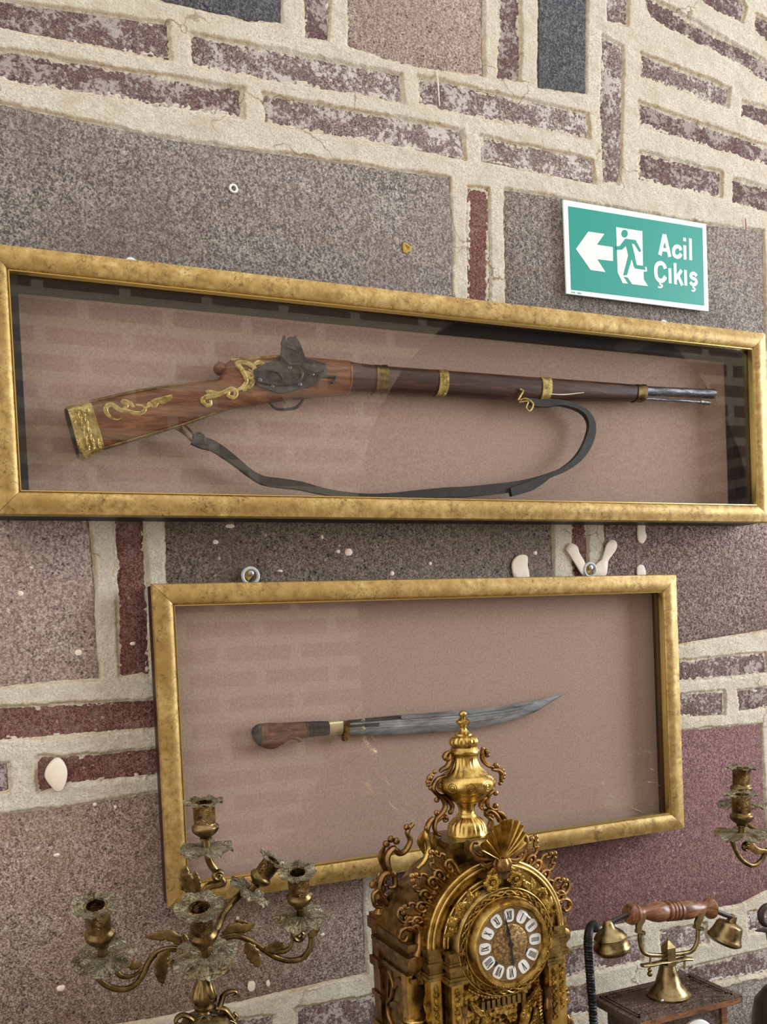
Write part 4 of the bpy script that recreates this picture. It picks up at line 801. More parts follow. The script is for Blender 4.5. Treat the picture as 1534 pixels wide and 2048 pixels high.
def hand(name, tipx, tipz, ring_f, y):
    m = MB(); e = V((tipx, 0, tipz)); L = e.length; e.normalize(); sdv = e.cross(EY); c = LC(0, y, DZ)
    prof_ = [(-.12, .0012), (.0, .0016), (.25, .0011), (.3, .0016), (.7, .0009), (1, .0002)]
    m.prism([c + e * L * f + sdv * w for f, w in prof_] + [c + e * L * f - sdv * w for f, w in prof_[::-1]], (0, -.0005, 0))
    for f, r in ring_f: m.torus(c + e * L * f, r, .0006, EY, 18, 6)
    m.lathe([(0, .0036), (.001, .0034), (.0016, .0015)], c, NF, 16); return m.build(name, M['hand_black'], dial)
hand('minute_hand', -.0085, .0430, [(.32, .0026), (.45, .0022)], yd - .0032)
hand('hour_hand', .0030, -.0330, [(.62, .0026), (.78, .0022)], yd - .0022)
for (x, z) in ((.0235, -.012), (-.0235, -.0225)):
    m = MB(); m.lathe([(0, .0034), (.0006, .0034), (.0006, .002)], LC(x, yd - .0002, DZ + z), NF, 16); m.build('winding_hole', M['hand_black'], dial)
m = MB(); m.lathe([(0, .0503), (.003, .047), (.0055, .038), (.0070, .025), (.0078, .012), (.008, .001)], LC(0, -.3585, DZ), NF, 48, cap=False); m.build('dial_glass', M['glass'], clk)
# urn
uax = V((CXm + .002, -.25, 0)); kz = 1 / 1396.0
UR = [(130, 5), (140, 30), (160, 50), (180, 55), (205, 42), (222, 28), (240, 60), (262, 92), (285, 92), (312, 78), (340, 45), (365, 40), (395, 62), (422, 90), (428, 110), (450, 112), (458, 130), (475, 165), (500, 184), (530, 192), (565, 186), (598, 160), (606, 172), (630, 176), (640, 188), (660, 192), (688, 190), (700, 176), (725, 170), (780, 174), (850, 205), (910, 258), (955, 312), (966, 330), (985, 345), (1000, 362), (1030, 376), (1065, 382), (1105, 376), (1140, 350), (1165, 318), (1178, 300), (1192, 296), (1206, 275), (1250, 238), (1290, 180), (1304, 150), (1318, 148), (1330, 132), (1370, 110), (1420, 104), (1448, 114), (1462, 132), (1478, 134), (1492, 148), (1530, 200), (1575, 238), (1635, 256), (1690, 258), (1702, 268), (1716, 268)]
def uz(zy): return P(930, 1400 + zy / 6.4, -.25).z
prof_ = [(uz(a), b / 6.4 * kz) for a, b in UR][::-1]
def umod(a, h):
    if uz(595) < h < uz(465): return 1 - .045 * abs(math.sin(8 * a)) ** 3 * 1.4
    if uz(955) < h < uz(730): return 1 - .05 * abs(math.cos(10 * a)) ** 6
    if uz(1685) < h < uz(1500): return 1 - .055 * abs(math.cos(10 * a)) ** 5
    if uz(310) < h < uz(240): return 1 - .06 * abs(math.cos(5 * a)) ** 4
    return 1
m = MB(); m.lathe(prof_, uax, EZ, 120, umod); urn = m.build('urn', M['gold'], clk)
m = MB(); z0_ = uz(1070); r_ = 384 / 6.4 * kz
for i in range(10):
    a = 2 * PI * i / 10
    for rr in (.0065, .0035): m.torus(uax + V((r_ * math.cos(a), r_ * math.sin(a), z0_)), rr, .0005, (math.cos(a), math.sin(a), 0), 18, 5)
m.build('urn_engraving', M['gold_relief'], urn)
# urn handles: scrolls with balls each side, in the plane of the urn axis
c6 = lambda l: crop(l, 850, 1400, 6.4)
UY = -.25
def handle(strokes, balls):
    m = MB()
    for s_ in strokes: m.tube(path(c6(s_), UY), [.0022, .0034, .0036, .0034, .0024], 34, 8, 1.6)
    for (x, y, r) in balls: m.ball(P(*c6([(x, y)])[0], UY), r, 10)
    m.build('urn_handle', M['gold_brown'], urn)
handle([[(300, 665), (265, 690), (250, 735), (290, 760), (310, 730), (318, 690)], [(322, 690), (315, 780), (280, 850), (220, 890), (190, 920)], [(250, 970), (170, 1000), (120, 1060), (100, 1130), (140, 1190), (200, 1240), (240, 1290), (260, 1360), (230, 1430), (170, 1490), (130, 1550), (120, 1640), (150, 1710), (200, 1730)], [(170, 1220), (250, 1240), (310, 1300), (345, 1360), (335, 1430)], [(150, 1560), (200, 1500), (250, 1490), (270, 1530), (240, 1550)], [(110, 1500), (60, 1560), (30, 1630), (40, 1700)]],
       [(270, 745, .0040), (320, 660, .0032), (125, 920, .0036), (60, 1000, .0048), (40, 1050, .0040), (40, 1085, .0034), (75, 1125, .004), (80, 970, .004), (150, 1280, .0042), (325, 1435, .0040), (150, 1445, .0045), (255, 1535, .0036), (20, 1640, .004)])
handle([[(735, 640), (730, 720), (760, 790), (820, 840), (870, 860)], [(780, 700), (790, 660), (760, 640)], [(860, 890), (940, 900), (980, 950), (970, 1030)], [(880, 1160), (820, 1210), (790, 1270), (800, 1340), (850, 1390), (910, 1400)], [(800, 1240), (740, 1280), (710, 1340), (730, 1390)], [(810, 1470), (780, 1440), (820, 1410), (880, 1440), (930, 1500), (950, 1560)], [(920, 1420), (980, 1450), (1020, 1510), (1000, 1540)]],
       [(740, 625, .0034), (798, 705, .0040), (905, 835, .0040), (930, 850, .0032), (985, 900, .004), (1005, 950, .004), (1000, 990, .0036), (980, 1030, .0036), (960, 1070, .003), (905, 1190, .0044), (745, 1385, .0040), (905, 1355, .0046), (825, 1465, .0034)])
# urn plinth
zt = uz(1718); m = MB()
for (hw, a, b) in ((.050, zt - .007, zt), (.046, zt - .012, zt - .007), (.041, zt - .055, zt - .012), (.046, zt - .062, zt - .055), (.055, zt - .09, zt - .062), (.070, zt - .115, zt - .09), (.088, zt - .15, zt - .115)):
    m.boxr((CXm - hw, -.25 - hw * .85, a), (CXm + hw, -.25 + hw * .85, b))
m.build('urn_plinth', M['gold_dark'], clk)
# side blocks, cornices, pilasters
m = MB()
for s_ in (-1, 1):
    m = MB()
    for (hw, z0_, z1_) in ((.126, DZ - .005, DZ + .004), (.122, DZ - .012, DZ - .005), (.130, DZ - .018, DZ - .012), (.124, DZ - .030, DZ - .018), (.118, DZ - .044, DZ - .030), (.122, DZ - .050, DZ - .044)):
        xa, xb = sorted((s_ * .085, s_ * hw)); m.boxr((CXm + xa, -.300 - (hw - .118), z0_), (CXm + xb, -.19, z1_))
    xa, xb = sorted((s_ * .088, s_ * .114)); m.boxr((CXm + xa, -.295, .83), (CXm + xb, -.19, DZ - .05))
    # sloping roof from cornice up to plinth
    q = [LC(s_ * .122, -.29, DZ + .004), LC(s_ * .108, -.29, DZ + .03), LC(s_ * .092, -.29, DZ + .055), LC(s_ * .06, -.29, DZ + .07), LC(s_ * .06, -.29, DZ + .004)]; m.prism(q, (0, .10, 0))
    m.build('side_cornice', M['gold_dark'], clk)
def pilaster(x, y, w, d, top, bot):
    m = MB(); h = top
    for (g, hh) in ((1.30, .004), (1.0, .010), (1.12, .004), (1.35, .005), (1.05, .010), (1.30, .004), (1.45, .0045)):
        m.boxr((CXm + x - w * g / 2, y - d * g / 2, h - hh), (CXm + x + w * g / 2, y + d * .5, h)); h -= hh
    p = m.build('pilaster', M['gold_dark'], clk)
    m = MB(); m.boxr((CXm + x - w * .42, y - d * .42, bot), (CXm + x + w * .42, y + d * .5, h)); m.build('shaft', M['gold'], p)
    m = MB()
    for k_ in range(4):
        zz = h - .012 - k_ * .018; m.ball(LC(x, y - d * .45, zz), .0045, 10, (.8, .7, 1.3)); m.torus(LC(x, y - d * .45, zz - .009), .0035, .0012, EY, 14, 6)
    m.build('shaft_ornament', M['gold_relief'], p)
for s_ in (-1, 1):
    pilaster(s_ * .098, -.322, .0185, .020, DZ + .002, .83); pilaster(s_ * .0755, -.338, .0195, .022, DZ - .002, .83)
# front scroll brackets at the cornice ends
for s_ in (-1, 1):
    m = MB(); m.tube([LC(s_ * x, -.302, DZ + z) for x, z in ((.112, .036), (.121, .040), (.126, .032), (.120, .024), (.112, .028), (.106, .020), (.107, .0), (.112, -.02), (.106, -.05))], [.003, .0038, .004, .004, .0042, .005, .006, .0075, .006], 40, 10, 1.4); m.lathe([(0, .011), (.012, .011), (.014, .008)], LC(s_ * .118, -.300, DZ - .022), NF, 20); m.build('scroll_bracket', M['gold_brown'], clk)
    m = MB(); w = .014; m.boxr((CXm + s_ * .112 - w, -.300, .83), (CXm + s_ * .112 + w, -.282, DZ - .04)); m.boxr((CXm + s_ * .112 - w * 1.2, -.304, .905), (CXm + s_ * .112 + w * 1.2, -.280, .912)); m.boxr((CXm + s_ * .112 - w * 1.2, -.304, .918), (CXm + s_ * .112 + w * 1.2, -.280, .923)); m.build('corner_post', M['gold'], clk)
# rear posts with finials
for s_ in (-1, 1):
    xr, yr = s_ * .110, -.185; m = MB()
    for (hw, a, b) in ((.0115, .79, DZ - .055), (.0155, DZ - .06, DZ - .048), (.012, DZ - .05, DZ - .006), (.0165, DZ - .006, DZ + .010), (.014, DZ + .010, DZ + .016), (.0145, DZ - .105, DZ - .098), (.0145, .88, .888)): m.boxr((CXm + xr - hw, yr - hw, a), (CXm + xr + hw, yr + hw, b))
    rp = m.build('rear_post', M['gold_brown'], clk)
    m = MB(); m.lathe([(0, .012), (.006, .008), (.012, .005), (.016, .0095), (.022, .011), (.028, .006), (.032, .0085), (.040, .009), (.044, .004)], LC(xr, yr, DZ + .016), EZ, 18)
    for k_ in range(4): a = PI / 2 * k_ + .4; m.ball(LC(xr + .0085 * math.cos(a), yr + .0085 * math.sin(a), DZ + .062), .0045, 8)
    m.ball(LC(xr, yr, DZ + .070), .0055, 10); m.build('finial', M['gold_brown'], rp)
# filigree between rear post and corner post (side plane, leafy scroll)
for s_ in (-1, 1):
    xs_ = s_ * .116; m = MB()
    def sp(l): return [LC(xs_, y, z) for y, z in l]
    m.tube(sp([(-.215, .97), (-.23, .955), (-.222, .935), (-.208, .92), (-.212, .90), (-.235, .885), (-.255, .868), (-.245, .845), (-.215, .84)]), [.002, .003, .0035, .003, .002], 44, 8)
    for l, w in (([(-.225, .945), (-.245, .965), (-.262, .96), (-.265, .945)], .006), ([(-.21, .92), (-.235, .925), (-.25, .91), (-.262, .895)], .007), ([(-.212, .905), (-.205, .93), (-.212, .955)], .005), ([(-.235, .885), (-.25, .90), (-.262, .915)], .006), ([(-.24, .85), (-.26, .855), (-.275, .86)], .006), ([(-.225, .96), (-.215, .98), (-.218, .995)], .005)):
        m.leaf(sp(l), [w * .3, w, w * .9, w * .2], (s_, 0, 0), 14)
    m.tube(spiral(LC(xs_, -.225, .848), EY, EZ, .012, .002, 1.4, 0), .0026, 30, 8)
    m.build('filigree', M['gold_brown'], clk)
# openwork crest: radial scroll motifs along the arch
def motif(ang, R0, h, w, y, mat, top=True):
    er = V((math.cos(ang), 0, math.sin(ang))); et = V((-math.sin(ang), 0, math.cos(ang))); o = LC(0, y, DZ) + er * R0
    def q(u, v): return o + et * u * w + er * v * h
    m = MB()
    for s_ in (-1, 1):
        m.tube([q(s_ * u, v) for u, v in ((.95, -.05), (1.05, .18), (.95, .42), (.6, .52), (.28, .40), (.25, .18), (.5, .08), (.68, .22), (.55, .33))], [.0028, .0030, .0030, .0026, .0020], 36, 8, 1.7)
        m.tube([q(s_ * u, v) for u, v in ((.6, .52), (.75, .70), (.6, .86), (.35, .80), (.15, .95))], [.0026, .0026, .0022, .0018], 22, 8, 1.7)
        m.ball(q(s_ * .56, .30), .0042, 10); m.ball(q(s_ * .72, .74), .0032, 8)
        m.leaf([q(s_ * .05, .35), q(s_ * .18, .55), q(s_ * .3, .72)], [.001, .003, .0006], NF, 10)
    m.leaf([q(0, .2), q(0, .45), q(0, .72)], [.001, .0042, .0008], NF, 12)
    if top:
        for u, v, r in ((0, 1.12, .0045), (-.26, 1.0, .0042), (.26, 1.0, .0042)): m.ball(q(u, v), r, 10)
    return m.build('crest_scroll', M[mat], clk)
for base in (40, 22, 56):
    R = math.radians
    for ang in (R(base), R(180 - base)): motif(ang, .1035, .040 if base != 22 else .034, .0165, -.302, 'gold_brown', True)
for s_ in (-1, 1):
    m = MB(); f = lambda l: [LC(s_ * x, -.302, DZ + z) for x, z in l]
    m.tube(f([(.104, .01), (.112, .022), (.124, .028), (.134, .024), (.136, .014), (.128, .010), (.124, .016)]), [.003, .0036, .0036, .0030, .0024], 30, 8, 1.7)
    m.tube(f([(.104, .02), (.116, .034), (.130, .036), (.137, .046), (.133, .056)]), [.0026, .0032, .003, .001], 24, 8, 1.7)
    m.build('crest_curl', M['gold_brown'], clk)
    # rear crest, dark, set back over the side
    m = MB(); f2 = lambda l: [LC(s_ * x, -.20, z) for x, z in l]
    m.tube(f2([(.105, DZ + .03), (.118, DZ + .055), (.110, DZ + .075), (.095, DZ + .072), (.094, DZ + .056), (.104, DZ + .055)]), [.003, .0045, .005, .004, .003], 34, 8, 1.4)
    m.tube(f2([(.100, DZ + .075), (.104, DZ + .098), (.094, DZ + .110), (.084, DZ + .102), (.074, DZ + .105), (.066, DZ + .118), (.070, DZ + .132), (.060, DZ + .142)]), [.004, .005, .005, .004, .004, .003], 40, 8, 1.4)
    m.tube(f2([(.118, DZ + .055), (.128, DZ + .048), (.126, DZ + .032), (.116, DZ + .028)]), .003, 20, 8, 1.4)
    for x, z in ((.104, .118), (.096, .124), (.088, .120), (.128, .062), (.07, .138)): m.ball(LC(s_ * x, -.20, DZ + z), .0055, 10)
    m.leaf(f2([(.108, DZ + .08), (.112, DZ + .10), (.106, DZ + .116)]), [.002, .006, .001], NF); m.build('rear_crest', M['gold_brown'], clk)
    m = MB(); f3 = lambda l: [LC(s_ * x, -.245, z) for x, z in l]
    m.tube(f3([(.055, DZ + .150), (.062, DZ + .135), (.058, DZ + .115), (.066, DZ + .098), (.078, DZ + .088)]), [.003, .0045, .0045, .003], 26, 8, 1.3)
    m.leaf(f3([(.062, DZ + .140), (.070, DZ + .125), (.064, DZ + .105)]), [.002, .006, .001], NF); m.leaf(f3([(.050, DZ + .135), (.052, DZ + .115), (.060, DZ + .100)]), [.002, .006, .001], NF)
    m.build('plinth_scroll', M['gold'], clk)
# keystone, shell, swags
m = MB(); m.boxr((CXm - .020, -.336, DZ + .080), (CXm + .020, -.28, DZ + .118)); m.boxr((CXm - .024, -.341, DZ + .074), (CXm + .024, -.28, DZ + .082)); m.boxr((CXm - .0225, -.346, DZ + .066), (CXm + .0225, -.28, DZ + .074)); m.lathe([(0, .013), (.062, .013)], LC(-.031, -.312, DZ + .122), EX, 20); m.build('keystone', M['gold_dark'], clk)
def shell(c, w, h, n, mat, tilt, curl, par, name='scallop_shell'):
    m = MB(); A = math.radians(82); seg = n * 8; rg = 12; Rg = []
    def pt(k, a, off):
        f = .10 + .90 * k; rip = math.cos(n * (a + A) / (2 * A) * 2 * PI) * .085 * k
        rad = 1 + .05 * abs(math.cos(n * (a + A) / (2 * A) * PI)) * k
        x = math.sin(a) * w * f * rad; z = math.cos(a * .86) * h * f * rad; y = -curl * math.sin(f * 1.45) * .7 - rip * h + off + (a / A) ** 2 * .25 * h * f
        return V(c) + V((x, y + z * -tilt, z))
    for k in [i / rg for i in range(rg + 1)]: Rg.append([pt(k, -A + 2 * A * j / seg, 0) for j in range(seg + 1)])
    back_ = [[p + V((0, .0022, 0)) for p in r] for r in Rg]
    loop = [r + b[::-1] for r, b in zip(Rg, back_)]; m.rings(loop, True, True); return m.build(name, M[mat], par)
shc = P(989, 1724, -.335)
shell(LC(0, -.347, P(989, 1724, -.345).z), .033, .058, 9, 'gold', .12, .022, clk)
m = MB(); zb = P(989, 1722, -.335).z
for s_ in (-1, 1):
    m.tube([LC(s_ * x, -.342, zb + z) for x, z in ((.004, -.002), (.014, .006), (.026, .008), (.036, .012), (.043, .022), (.040, .031), (.033, .029))], [.0045, .0050, .0045, .004, .0034, .003, .002], 34, 8)
    m.leaf([LC(s_ * x, -.346, zb + z) for x, z in ((.008, .004), (.020, .014), (.030, .022))], [.002, .0055, .001], NF, 14, .002, .5)
    m.leaf([LC(s_ * x, -.346, zb + z) for x, z in ((.010, .002), (.022, -.002), (.032, .002))], [.002, .0045, .001], NF, 14, .002, .5)
m.lathe([(0, .010), (.004, .012), (.010, .0125), (.016, .009)], LC(0, -.347, zb - .010), EZ, 24, lambda a, h: 1 + .08 * math.cos(12 * a)); m.build('shell_acanthus', M['gold_brown'], clk)
# swags of flowers either side, lying on the drum
def flower(m, c, r):
    m.torus(c, r * .8, r * .36, EY, 18, 8); 
    for i in range(6): a = 2 * PI * i / 6; m.ball(V(c) + V((math.cos(a) * r * 1.05, -.001, math.sin(a) * r * 1.05)), r * .42, 8, (1, .6, 1))
    m.ball(V(c) + V((0, -.002, 0)), r * .45, 8)
for s_ in (-1, 1):
    m = MB(); flower(m, LC(s_ * .018, -.350, DZ + .083), .0095)
    for a_, r in ((118, .0048), (122, .0042), (128, .005), (133, .0062), (139, .0055), (145, .006), (150, .0052), (155, .0062), (160, .0055), (125, .0045), (142, .004), (164, .004)):
        a = math.radians(a_ if s_ < 0 else 180 - a_); R = .0775 + random.uniform(-.003, .004); m.ball(LC(R * math.cos(a), -.341, DZ + R * math.sin(a)), r, 10, (1, .8, 1.15))
    for a_ in (131, 148, 158):
        for o_ in (-.2, .25): a = math.radians(a_ if s_ < 0 else 180 - a_); m.leaf([LC(.077 * math.cos(a), -.343, DZ + .077 * math.sin(a)), LC(.085 * math.cos(a + o_ * .4), -.346, DZ + .085 * math.sin(a + o_ * .4)), LC(.092 * math.cos(a + o_ * .7), -.343, DZ + .092 * math.sin(a + o_ * .7))], [.002, .0045, .0008], NF, 10)
    m.tube([LC(s_ * x, -.345, DZ + z) for x, z in ((.004, .108), (.012, .098), (.02, .092))], [.004, .006, .004], 10); m.build('flower_swag', M['gold_relief'], clk)
# lower front: hammered panel, rope columns, shell and acanthus
m = MB(); m.boxr((CXm - .062, -.330, .83), (CXm + .062, -.318, DZ - .04)); m.build('front_panel', M['gold_hammered'], clk)
for s_ in (-1, 1):
    m = MB(); zz = [(.83 + .12 * i / 90) for i in range(91)]
    for ph in (0, PI): m.tube([LC(s_ * .060 + .0022 * math.cos(z * 600 + ph), -.333 + .0022 * math.sin(z * 600 + ph), z) for z in zz], .0022, 130, 6)
    m.build('rope_column', M['gold'], clk)
    m = MB(); m.tube([LC(s_ * .066, -.345, z) for z in (.83, .87, .90, .925, .94, .955)], [.005, .006, .004, .0065, .004, .006], 30, 10); m.build('baluster', M['gold_brown'], clk)
m = MB()
for i in range(21): a = math.radians(-130 + 80 * i / 20); m.ball(LC(.079 * math.cos(a), -.335, DZ + .079 * math.sin(a)), .0028, 8)
m.build('pearl_row', M['gold'], clk)
shell(LC(.006, -.338, .868), .026, .046, 7, 'gold', .1, .014, clk)
for s_ in (-1, 1):
    m = MB()
    for l, w in (([(.012, .88), (.025, .90), (.032, .925), (.028, .94)], .008), ([(.015, .875), (.036, .885), (.046, .905), (.048, .925)], .007), ([(.03, .93), (.045, .94), (.055, .955)], .006), ([(.02, .86), (.04, .86), (.05, .87)], .007)): m.leaf([LC(s_ * x + .004, -.337, z) for x, z in l], [w * .4, w, w * .8, w * .2], NF, 16, .002, .5, .15, 4)
    m.tube(spiral(LC(s_ * .044 + .004, -.337, .90), EX, EZ, .010, .002, 1.3, 0), .0025, 28, 8); m.build('acanthus', M['gold_relief'], clk)
for i in range(7):
    pass
m = MB()
for i in range(9): m.boxr((CXm - .032 + i * .008 - .0025, -.338, DZ - .092), (CXm - .032 + i * .008 + .0025, -.326, DZ - .080))
m.build('dentil_row', M['gold_dark'], clk)
# outer right/left hanging ring ornaments on the corner posts
for s_ in (-1, 1):
    m = MB(); m.torus(LC(s_ * .116, -.306, .874), .0135, .004, EY, 30, 8); m.ball(LC(s_ * .118, -.309, .884), .009, 12, (.8, .8, 1.2)); m.ball(LC(s_ * .136, -.306, .862), .0042, 10); m.tube([LC(s_ * .112, -.306, .862), LC(s_ * .116, -.308, .845), LC(s_ * .118, -.306, .83)], .004, 10); m.build('ring_ornament', M['gold_brown'], clk)
    for (z0_, hw) in ((.925, .0155), (.917, .0175), (.909, .0155)): m = MB(); m.lathe([(0, hw * .85), (.002, hw), (.004, hw), (.006, hw * .85)], LC(s_ * .114, -.295, z0_), EZ, 20); m.build('post_ring', M['gold'], clk)
    m = MB(); 
    for k_ in range(7): m.ball(LC(s_ * .101, -.318, .975 - k_ * .011), .0042 - .0002 * k_, 8, (1, .8, 1.2))
    m.leaf([LC(s_ * .099, -.318, .985), LC(s_ * .106, -.32, .955), LC(s_ * .100, -.32, .925)], [.002, .006, .001], NF); m.build('husk_drop', M['gold_relief'], clk)
# clock base (below the picture edge)
m = MB()
for (hx, y0, y1, a, b) in ((.150, -.375, -.15, TZ + .018, TZ + .032), (.142, -.366, -.16, TZ + .032, TZ + .05), (.150, -.372, -.152, TZ + .05, TZ + .058), (.130, -.35, -.17, TZ + .058, .832)): m.boxr((CXm - hx, y0, a), (CXm + hx, y1, b))
m.build('clock_base', M['gold_dark'], clk)
for sx in (-1, 1):
    for y in (-.355, -.17): m = MB(); m.lathe([(0, .010), (.004, .016), (.012, .017), (.018, .012)], LC(sx * .125, y, TZ), EZ, 16); m.build('foot', M['gold'], clk)

# ------------------------------------------------------------------ telephone
FY, BYp = -.362, -.25; tl = P(1275, 2038, FY); tr = P(1485, 1997, FY); PZ = (tl.z + tr.z) / 2; px0, px1 = tl.x, tr.x; pyc = (FY + BYp) / 2
tel = thing('telephone', ((px0 + px1) / 2, pyc, TZ), 'antique carved wooden box telephone with turned handset and brass cone', 'telephone')
m = MB(); m.boxr((px0, FY, PZ - .011), (px1, BYp, PZ)); lidp = m.build('box_lid', M['wood_carved'], tel)
m = MB()
for g in (.010, .016):
    for a, b in (((px0 + g, FY + g), (px1 - g, FY + g + .003)), ((px0 + g, BYp - g - .003), (px1 - g, BYp - g)), ((px0 + g, FY + g), (px0 + g + .003, BYp - g)), ((px1 - g - .003, FY + g), (px1 - g, BYp - g))): m.boxr((a[0], a[1], PZ - .001), (b[0], b[1], PZ + .0016))
m.build('carved_border', M['wood_carved'], lidp)
m = MB(); lz = PZ + .0006
for sx in (-1, 1):
    for i in range(5):
        xx = (px0 + px1) / 2 + sx * (.046 + .007 * i); 
        for yy in (-.034, -.018, .0, .016, .032): m.leaf([V((xx - .004, pyc + yy, lz)), V((xx, pyc + yy + .004, lz)), V((xx + .006, pyc + yy - .002, lz))], [.001, .0026, .0004], EZ, 6, .0006, .6)
m.build('carved_leaves', M['wood_carved'], lidp)
m = MB(); m.boxr((px0 + .004, FY - .0005, PZ - .010), (px1 - .004, FY + .001, PZ - .002)); m.build('lid_edge', M['wood_turned'], lidp)
m = MB(); m.boxr((px0 + .022, FY + .018, TZ + .012), (px1 - .018, BYp - .012, PZ - .011)); bx_ = m.build('box_body', M['wood_carved'], tel)
for xa in (px0 + .020, px1 - .026): m = MB(); m.boxr((xa, FY + .016, TZ + .012), (xa + .010, FY + .026, PZ - .011)); m.build('corner_strip', M['wood_turned'], bx_)
m = MB(); m.boxr((px0 - .002, FY, TZ), (px1 + .002, BYp, TZ + .012)); m.build('box_plinth', M['wood_turned'], tel)
dc = P(1396, 2086, FY + .012); m = MB(); m.lathe([(0, .034), (.004, .034), (.006, .031), (.006, .018), (.003, .016)], V((dc.x, FY + .018, dc.z)), NF, 40); m.build('rotary_dial', M['porcelain'], tel)
m = MB(); m.lathe([(0, .0150), (.0035, .0148), (.004, .012)], V((dc.x, FY + .018, dc.z)), NF, 32); m.build('dial_hub', M['brass_phone'], tel)
cp = lambda l: crop(l, 1100, 1740, 3.535); kp = pxm(1340, 1950, pyc)
cc = P(*cp([(838, 915)])[0], pyc); zc0 = PZ
cnx = cc.x; topz = P(*cp([(828, 655)])[0], pyc).z - zc0
m = MB(); m.lathe([(0, 44 * kp), (.003, 44 * kp), (.005, 40 * kp), (.008, 37 * kp), (.012, 34 * kp), (topz * .35, 26 * kp), (topz * .7, 19 * kp), (topz * .93, 15 * kp), (topz * .95, 17.5 * kp), (topz, 17.5 * kp)], (cnx, pyc, zc0), EZ, 48); m.build('cone_stand', M['brass_phone'], tel)
HY = pyc
for (x, y) in ((790, 925), (930, 905)): m = MB(); q = P(*cp([(x, y)])[0], HY - .022); q.z = PZ + .005; m.ball(q, .003, 10); m.build('screw_head', M['steel_screw'], tel)
m = MB(); m.tube(path(cp([(640, 430), (634, 480), (645, 550), (675, 592), (740, 603), (840, 600), (940, 590), (1005, 570), (1040, 510), (1046, 440), (1046, 410)]), HY), .0034, 60, 10)
cr_ = m.build('cradle', M['brass_phone'], tel)
for sgn, l in ((1, [(622, 450), (614, 400), (628, 345), (662, 308), (685, 318), (672, 365), (652, 400), (652, 450)]), (2, [(1034, 420), (1030, 370), (1050, 320), (1085, 272), (1106, 288), (1090, 340), (1070, 375), (1062, 420)])):
    m = MB(); m.prism(path(cp(l), HY - .010), (0, .004, 0)); m.prism(path(cp(l), HY + .006), (0, .004, 0)); a, b = cp([((l[0][0] + l[-1][0]) / 2, l[0][1] - 10)])[0]; q = P(a, b, HY); m.boxr((q.x - .003, HY - .009, q.z - .002), (q.x + .003, HY + .009, q.z + .003)); m.build('cradle_fork', M['brass_phone'], cr_)
m = MB(); q = P(*cp([(838, 595)])[0], HY); m.box(q, (.015, .015, .022)); w = .008
tp_ = q + V((0, 0, .011)); m.add([tp_ + V((-w, -w, 0)), tp_ + V((w, -w, 0)), tp_ + V((w, w, 0)), tp_ + V((-w, w, 0)), tp_ + V((0, 0, .012))], [[0, 1, 4], [1, 2, 4], [2, 3, 4], [3, 0, 4], [3, 2, 1, 0]], False); m.ball(tp_ + V((0, 0, .012)), .002, 8); m.boxr((q.x - .010, q.y - .010, q.z - .013), (q.x + .010, q.y + .010, q.z - .010)); m.build('cradle_block', M['brass_phone'], tel)
m = MB(); m.tube(path(cp([(650, 675), (720, 668), (780, 655), (840, 650), (900, 640), (950, 628), (1000, 628)]), HY - .004), [.0028, .0034, .003, .0026, .003, .0034, .0028], 30, 8, 1.8)
m.tube(path(cp([(710, 612), (708, 680)]), HY - .004), .0016, 4); m.tube(path(cp([(952, 596), (950, 700)]), HY - .004), .0018, 4)
for y, r in ((705, .0034), (735, .0042)): m.ball(P(*cp([(706, y)])[0], HY - .004), r, 10)
m.build('switch_bar', M['brass_phone'], tel)
# handset
ha, hb = P(*cp([(548, 312)])[0], HY), P(*cp([(1152, 268)])[0], HY); axh = hb - ha; LH = axh.length; kk = kp
HP = [(0, 14), (.005, 17), (.03, 19.5), (.05, 20), (.065, 15), (.08, 18), (.11, 16), (.125, 12), (.16, 10.5), (.2, 11.5), (.28, 17), (.34, 18.8), (.40, 18), (.435, 15), (.445, 18.6), (.47, 18.6), (.48, 15), (.49, 18.6), (.51, 18.6), (.52, 15), (.53, 18.6), (.555, 18.6), (.565, 15), (.575, 18.4), (.60, 18.4), (.61, 16.2), (.66, 18), (.72, 17.4), (.8, 14), (.86, 12), (.90, 13), (.93, 17), (.95, 20), (.975, 20), (.985, 15.5), (1.0, 13)]
m = MB(); m.lathe([(t_ * LH, r * kk * 1.08) for t_, r in HP], ha, axh, 36); hs = m.build('handset_grip', M['wood_turned'], tel)
for l in ([(560, 308), (480, 345), (410, 378)], [(1140, 272), (1215, 308), (1290, 335)]): m = MB(); m.tube(path(cp(l), HY), .0039, 10, 10); m.build('handset_rod', M['steel_dull'], tel)
a, b = P(*cp([(405, 352)])[0], HY), P(*cp([(444, 580)])[0], HY - .002); L = (b - a).length
m = MB(); m.lathe([(0, 3 * kk), (.03 * L, 7 * kk), (.12 * L, 10 * kk), (.25 * L, 13 * kk), (.33 * L, 20 * kk), (.42 * L, 27 * kk), (.50 * L, 30 * kk), (.53 * L, 32 * kk), (.56 * L, 31.5 * kk), (.78 * L, 33.5 * kk), (.81 * L, 36 * kk), (.88 * L, 36.5 * kk), (.93 * L, 35 * kk), (L, 32 * kk), (L, 20 * kk), (.94 * L, 12 * kk)], a, b - a, 44); m.build('earpiece', M['brass_phone'], tel)
a, b = P(*cp([(1300, 318)])[0], HY), P(*cp([(1222, 515)])[0], HY + .008); L = (b - a).length
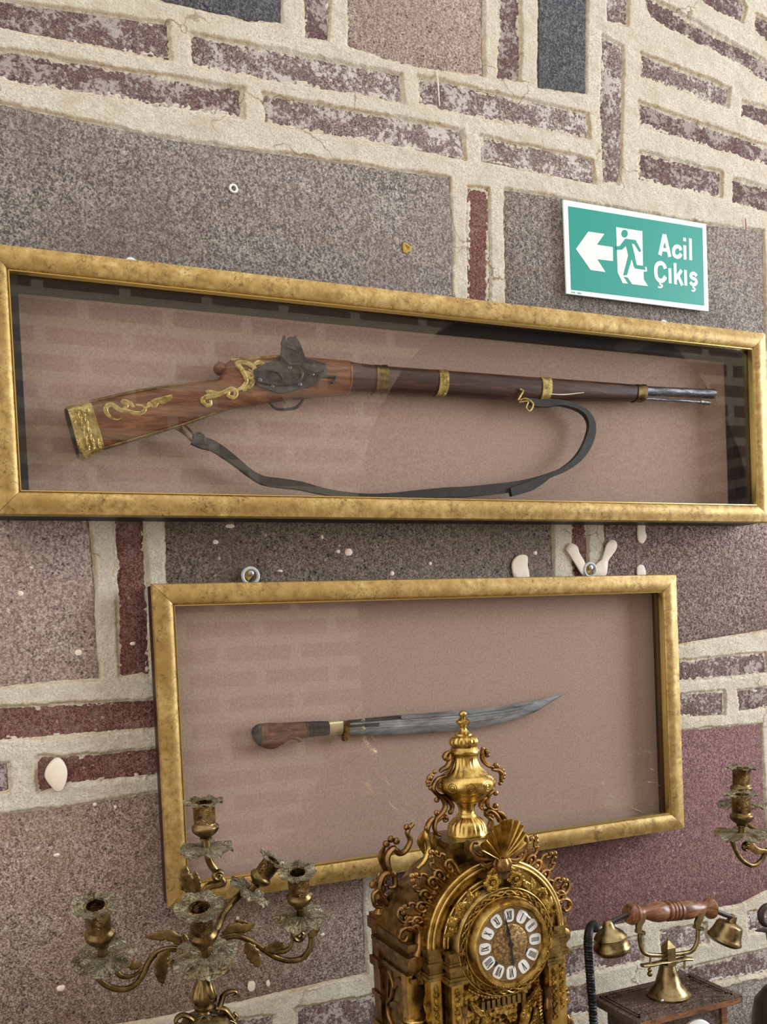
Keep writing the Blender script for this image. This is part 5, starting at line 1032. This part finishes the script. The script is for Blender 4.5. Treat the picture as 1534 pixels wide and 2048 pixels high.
m = MB(); m.lathe([(0, 6 * kk), (.03 * L, 8 * kk), (.18 * L, 9 * kk), (.25 * L, 11 * kk), (.30 * L, 24 * kk), (.36 * L, 27 * kk), (.62 * L, 30 * kk), (.80 * L, 34 * kk), (.84 * L, 36 * kk), (.90 * L, 36 * kk), (.94 * L, 33 * kk), (L, 28 * kk), (L, 20 * kk), (.95 * L, 8 * kk)], a, b - a, 44); m.build('mouthpiece', M['brass_phone'], tel)
# coiled cord
spine = resample(path(cp([(330, 420), (312, 392), (292, 396), (276, 430), (268, 500), (272, 600), (282, 720), (290, 830), (302, 960), (308, 1089), (318, 1250), (330, 1400), (352, 1500)]), HY), 300)
spine = [p if p.z > TZ + .010 else V((p.x, p.y, TZ + .010)) for p in spine]
m = MB(); hp = []
for i in range(1500):
    u = i / 1499 * 298; k_ = int(u); p = spine[k_].lerp(spine[k_ + 1], u - k_); t_ = (spine[k_ + 1] - spine[k_]).normalized(); e1 = t_.cross(EY).normalized(); ph = 2 * PI * i / 22
    hp.append(p + (e1 * math.cos(ph) + EY * math.sin(ph)) * .0046)
m.tube(hp, .0021, 1500, 5); m.tube(spine, .0030, 120, 8); m.build('coiled_cord', M['black_rubber'], tel)

# ------------------------------------------------------------------ dark carved piece at the right edge
xo = P(1556, 1960, -.33).x
orn = thing('carved_ornament', (xo, -.33, TZ), 'dark brown ornament with curled top beside the carved telephone', 'ornament')
zb0 = P(1540, 1985, -.33).z
m = MB(); m.lathe([(0, .045), (.02, .055), (zb0 - TZ - .05, .050), (zb0 - TZ - .02, .045), (zb0 - TZ, .030), (zb0 - TZ + .006, .012)], (xo + .012, -.33, TZ), EZ, 32); m.build('body', M['dark_carved'], orn)
m = MB(); m.tube(path([(1552, 1990), (1546, 1920), (1540, 1870), (1534, 1845)], -.33), [.009, .006, .006, .007], 20, 10); m.tube(path([(1534, 1850), (1524, 1842), (1522, 1826), (1530, 1814), (1542, 1812), (1546, 1824), (1538, 1832)], -.33), [.005, .0055, .005, .004, .003], 34, 10); m.leaf(path([(1540, 1862), (1528, 1860), (1512, 1862)], -.335), [.005, .004, .0008], NF, 10); m.build('scroll_arm', M['dark_carved'], orn)
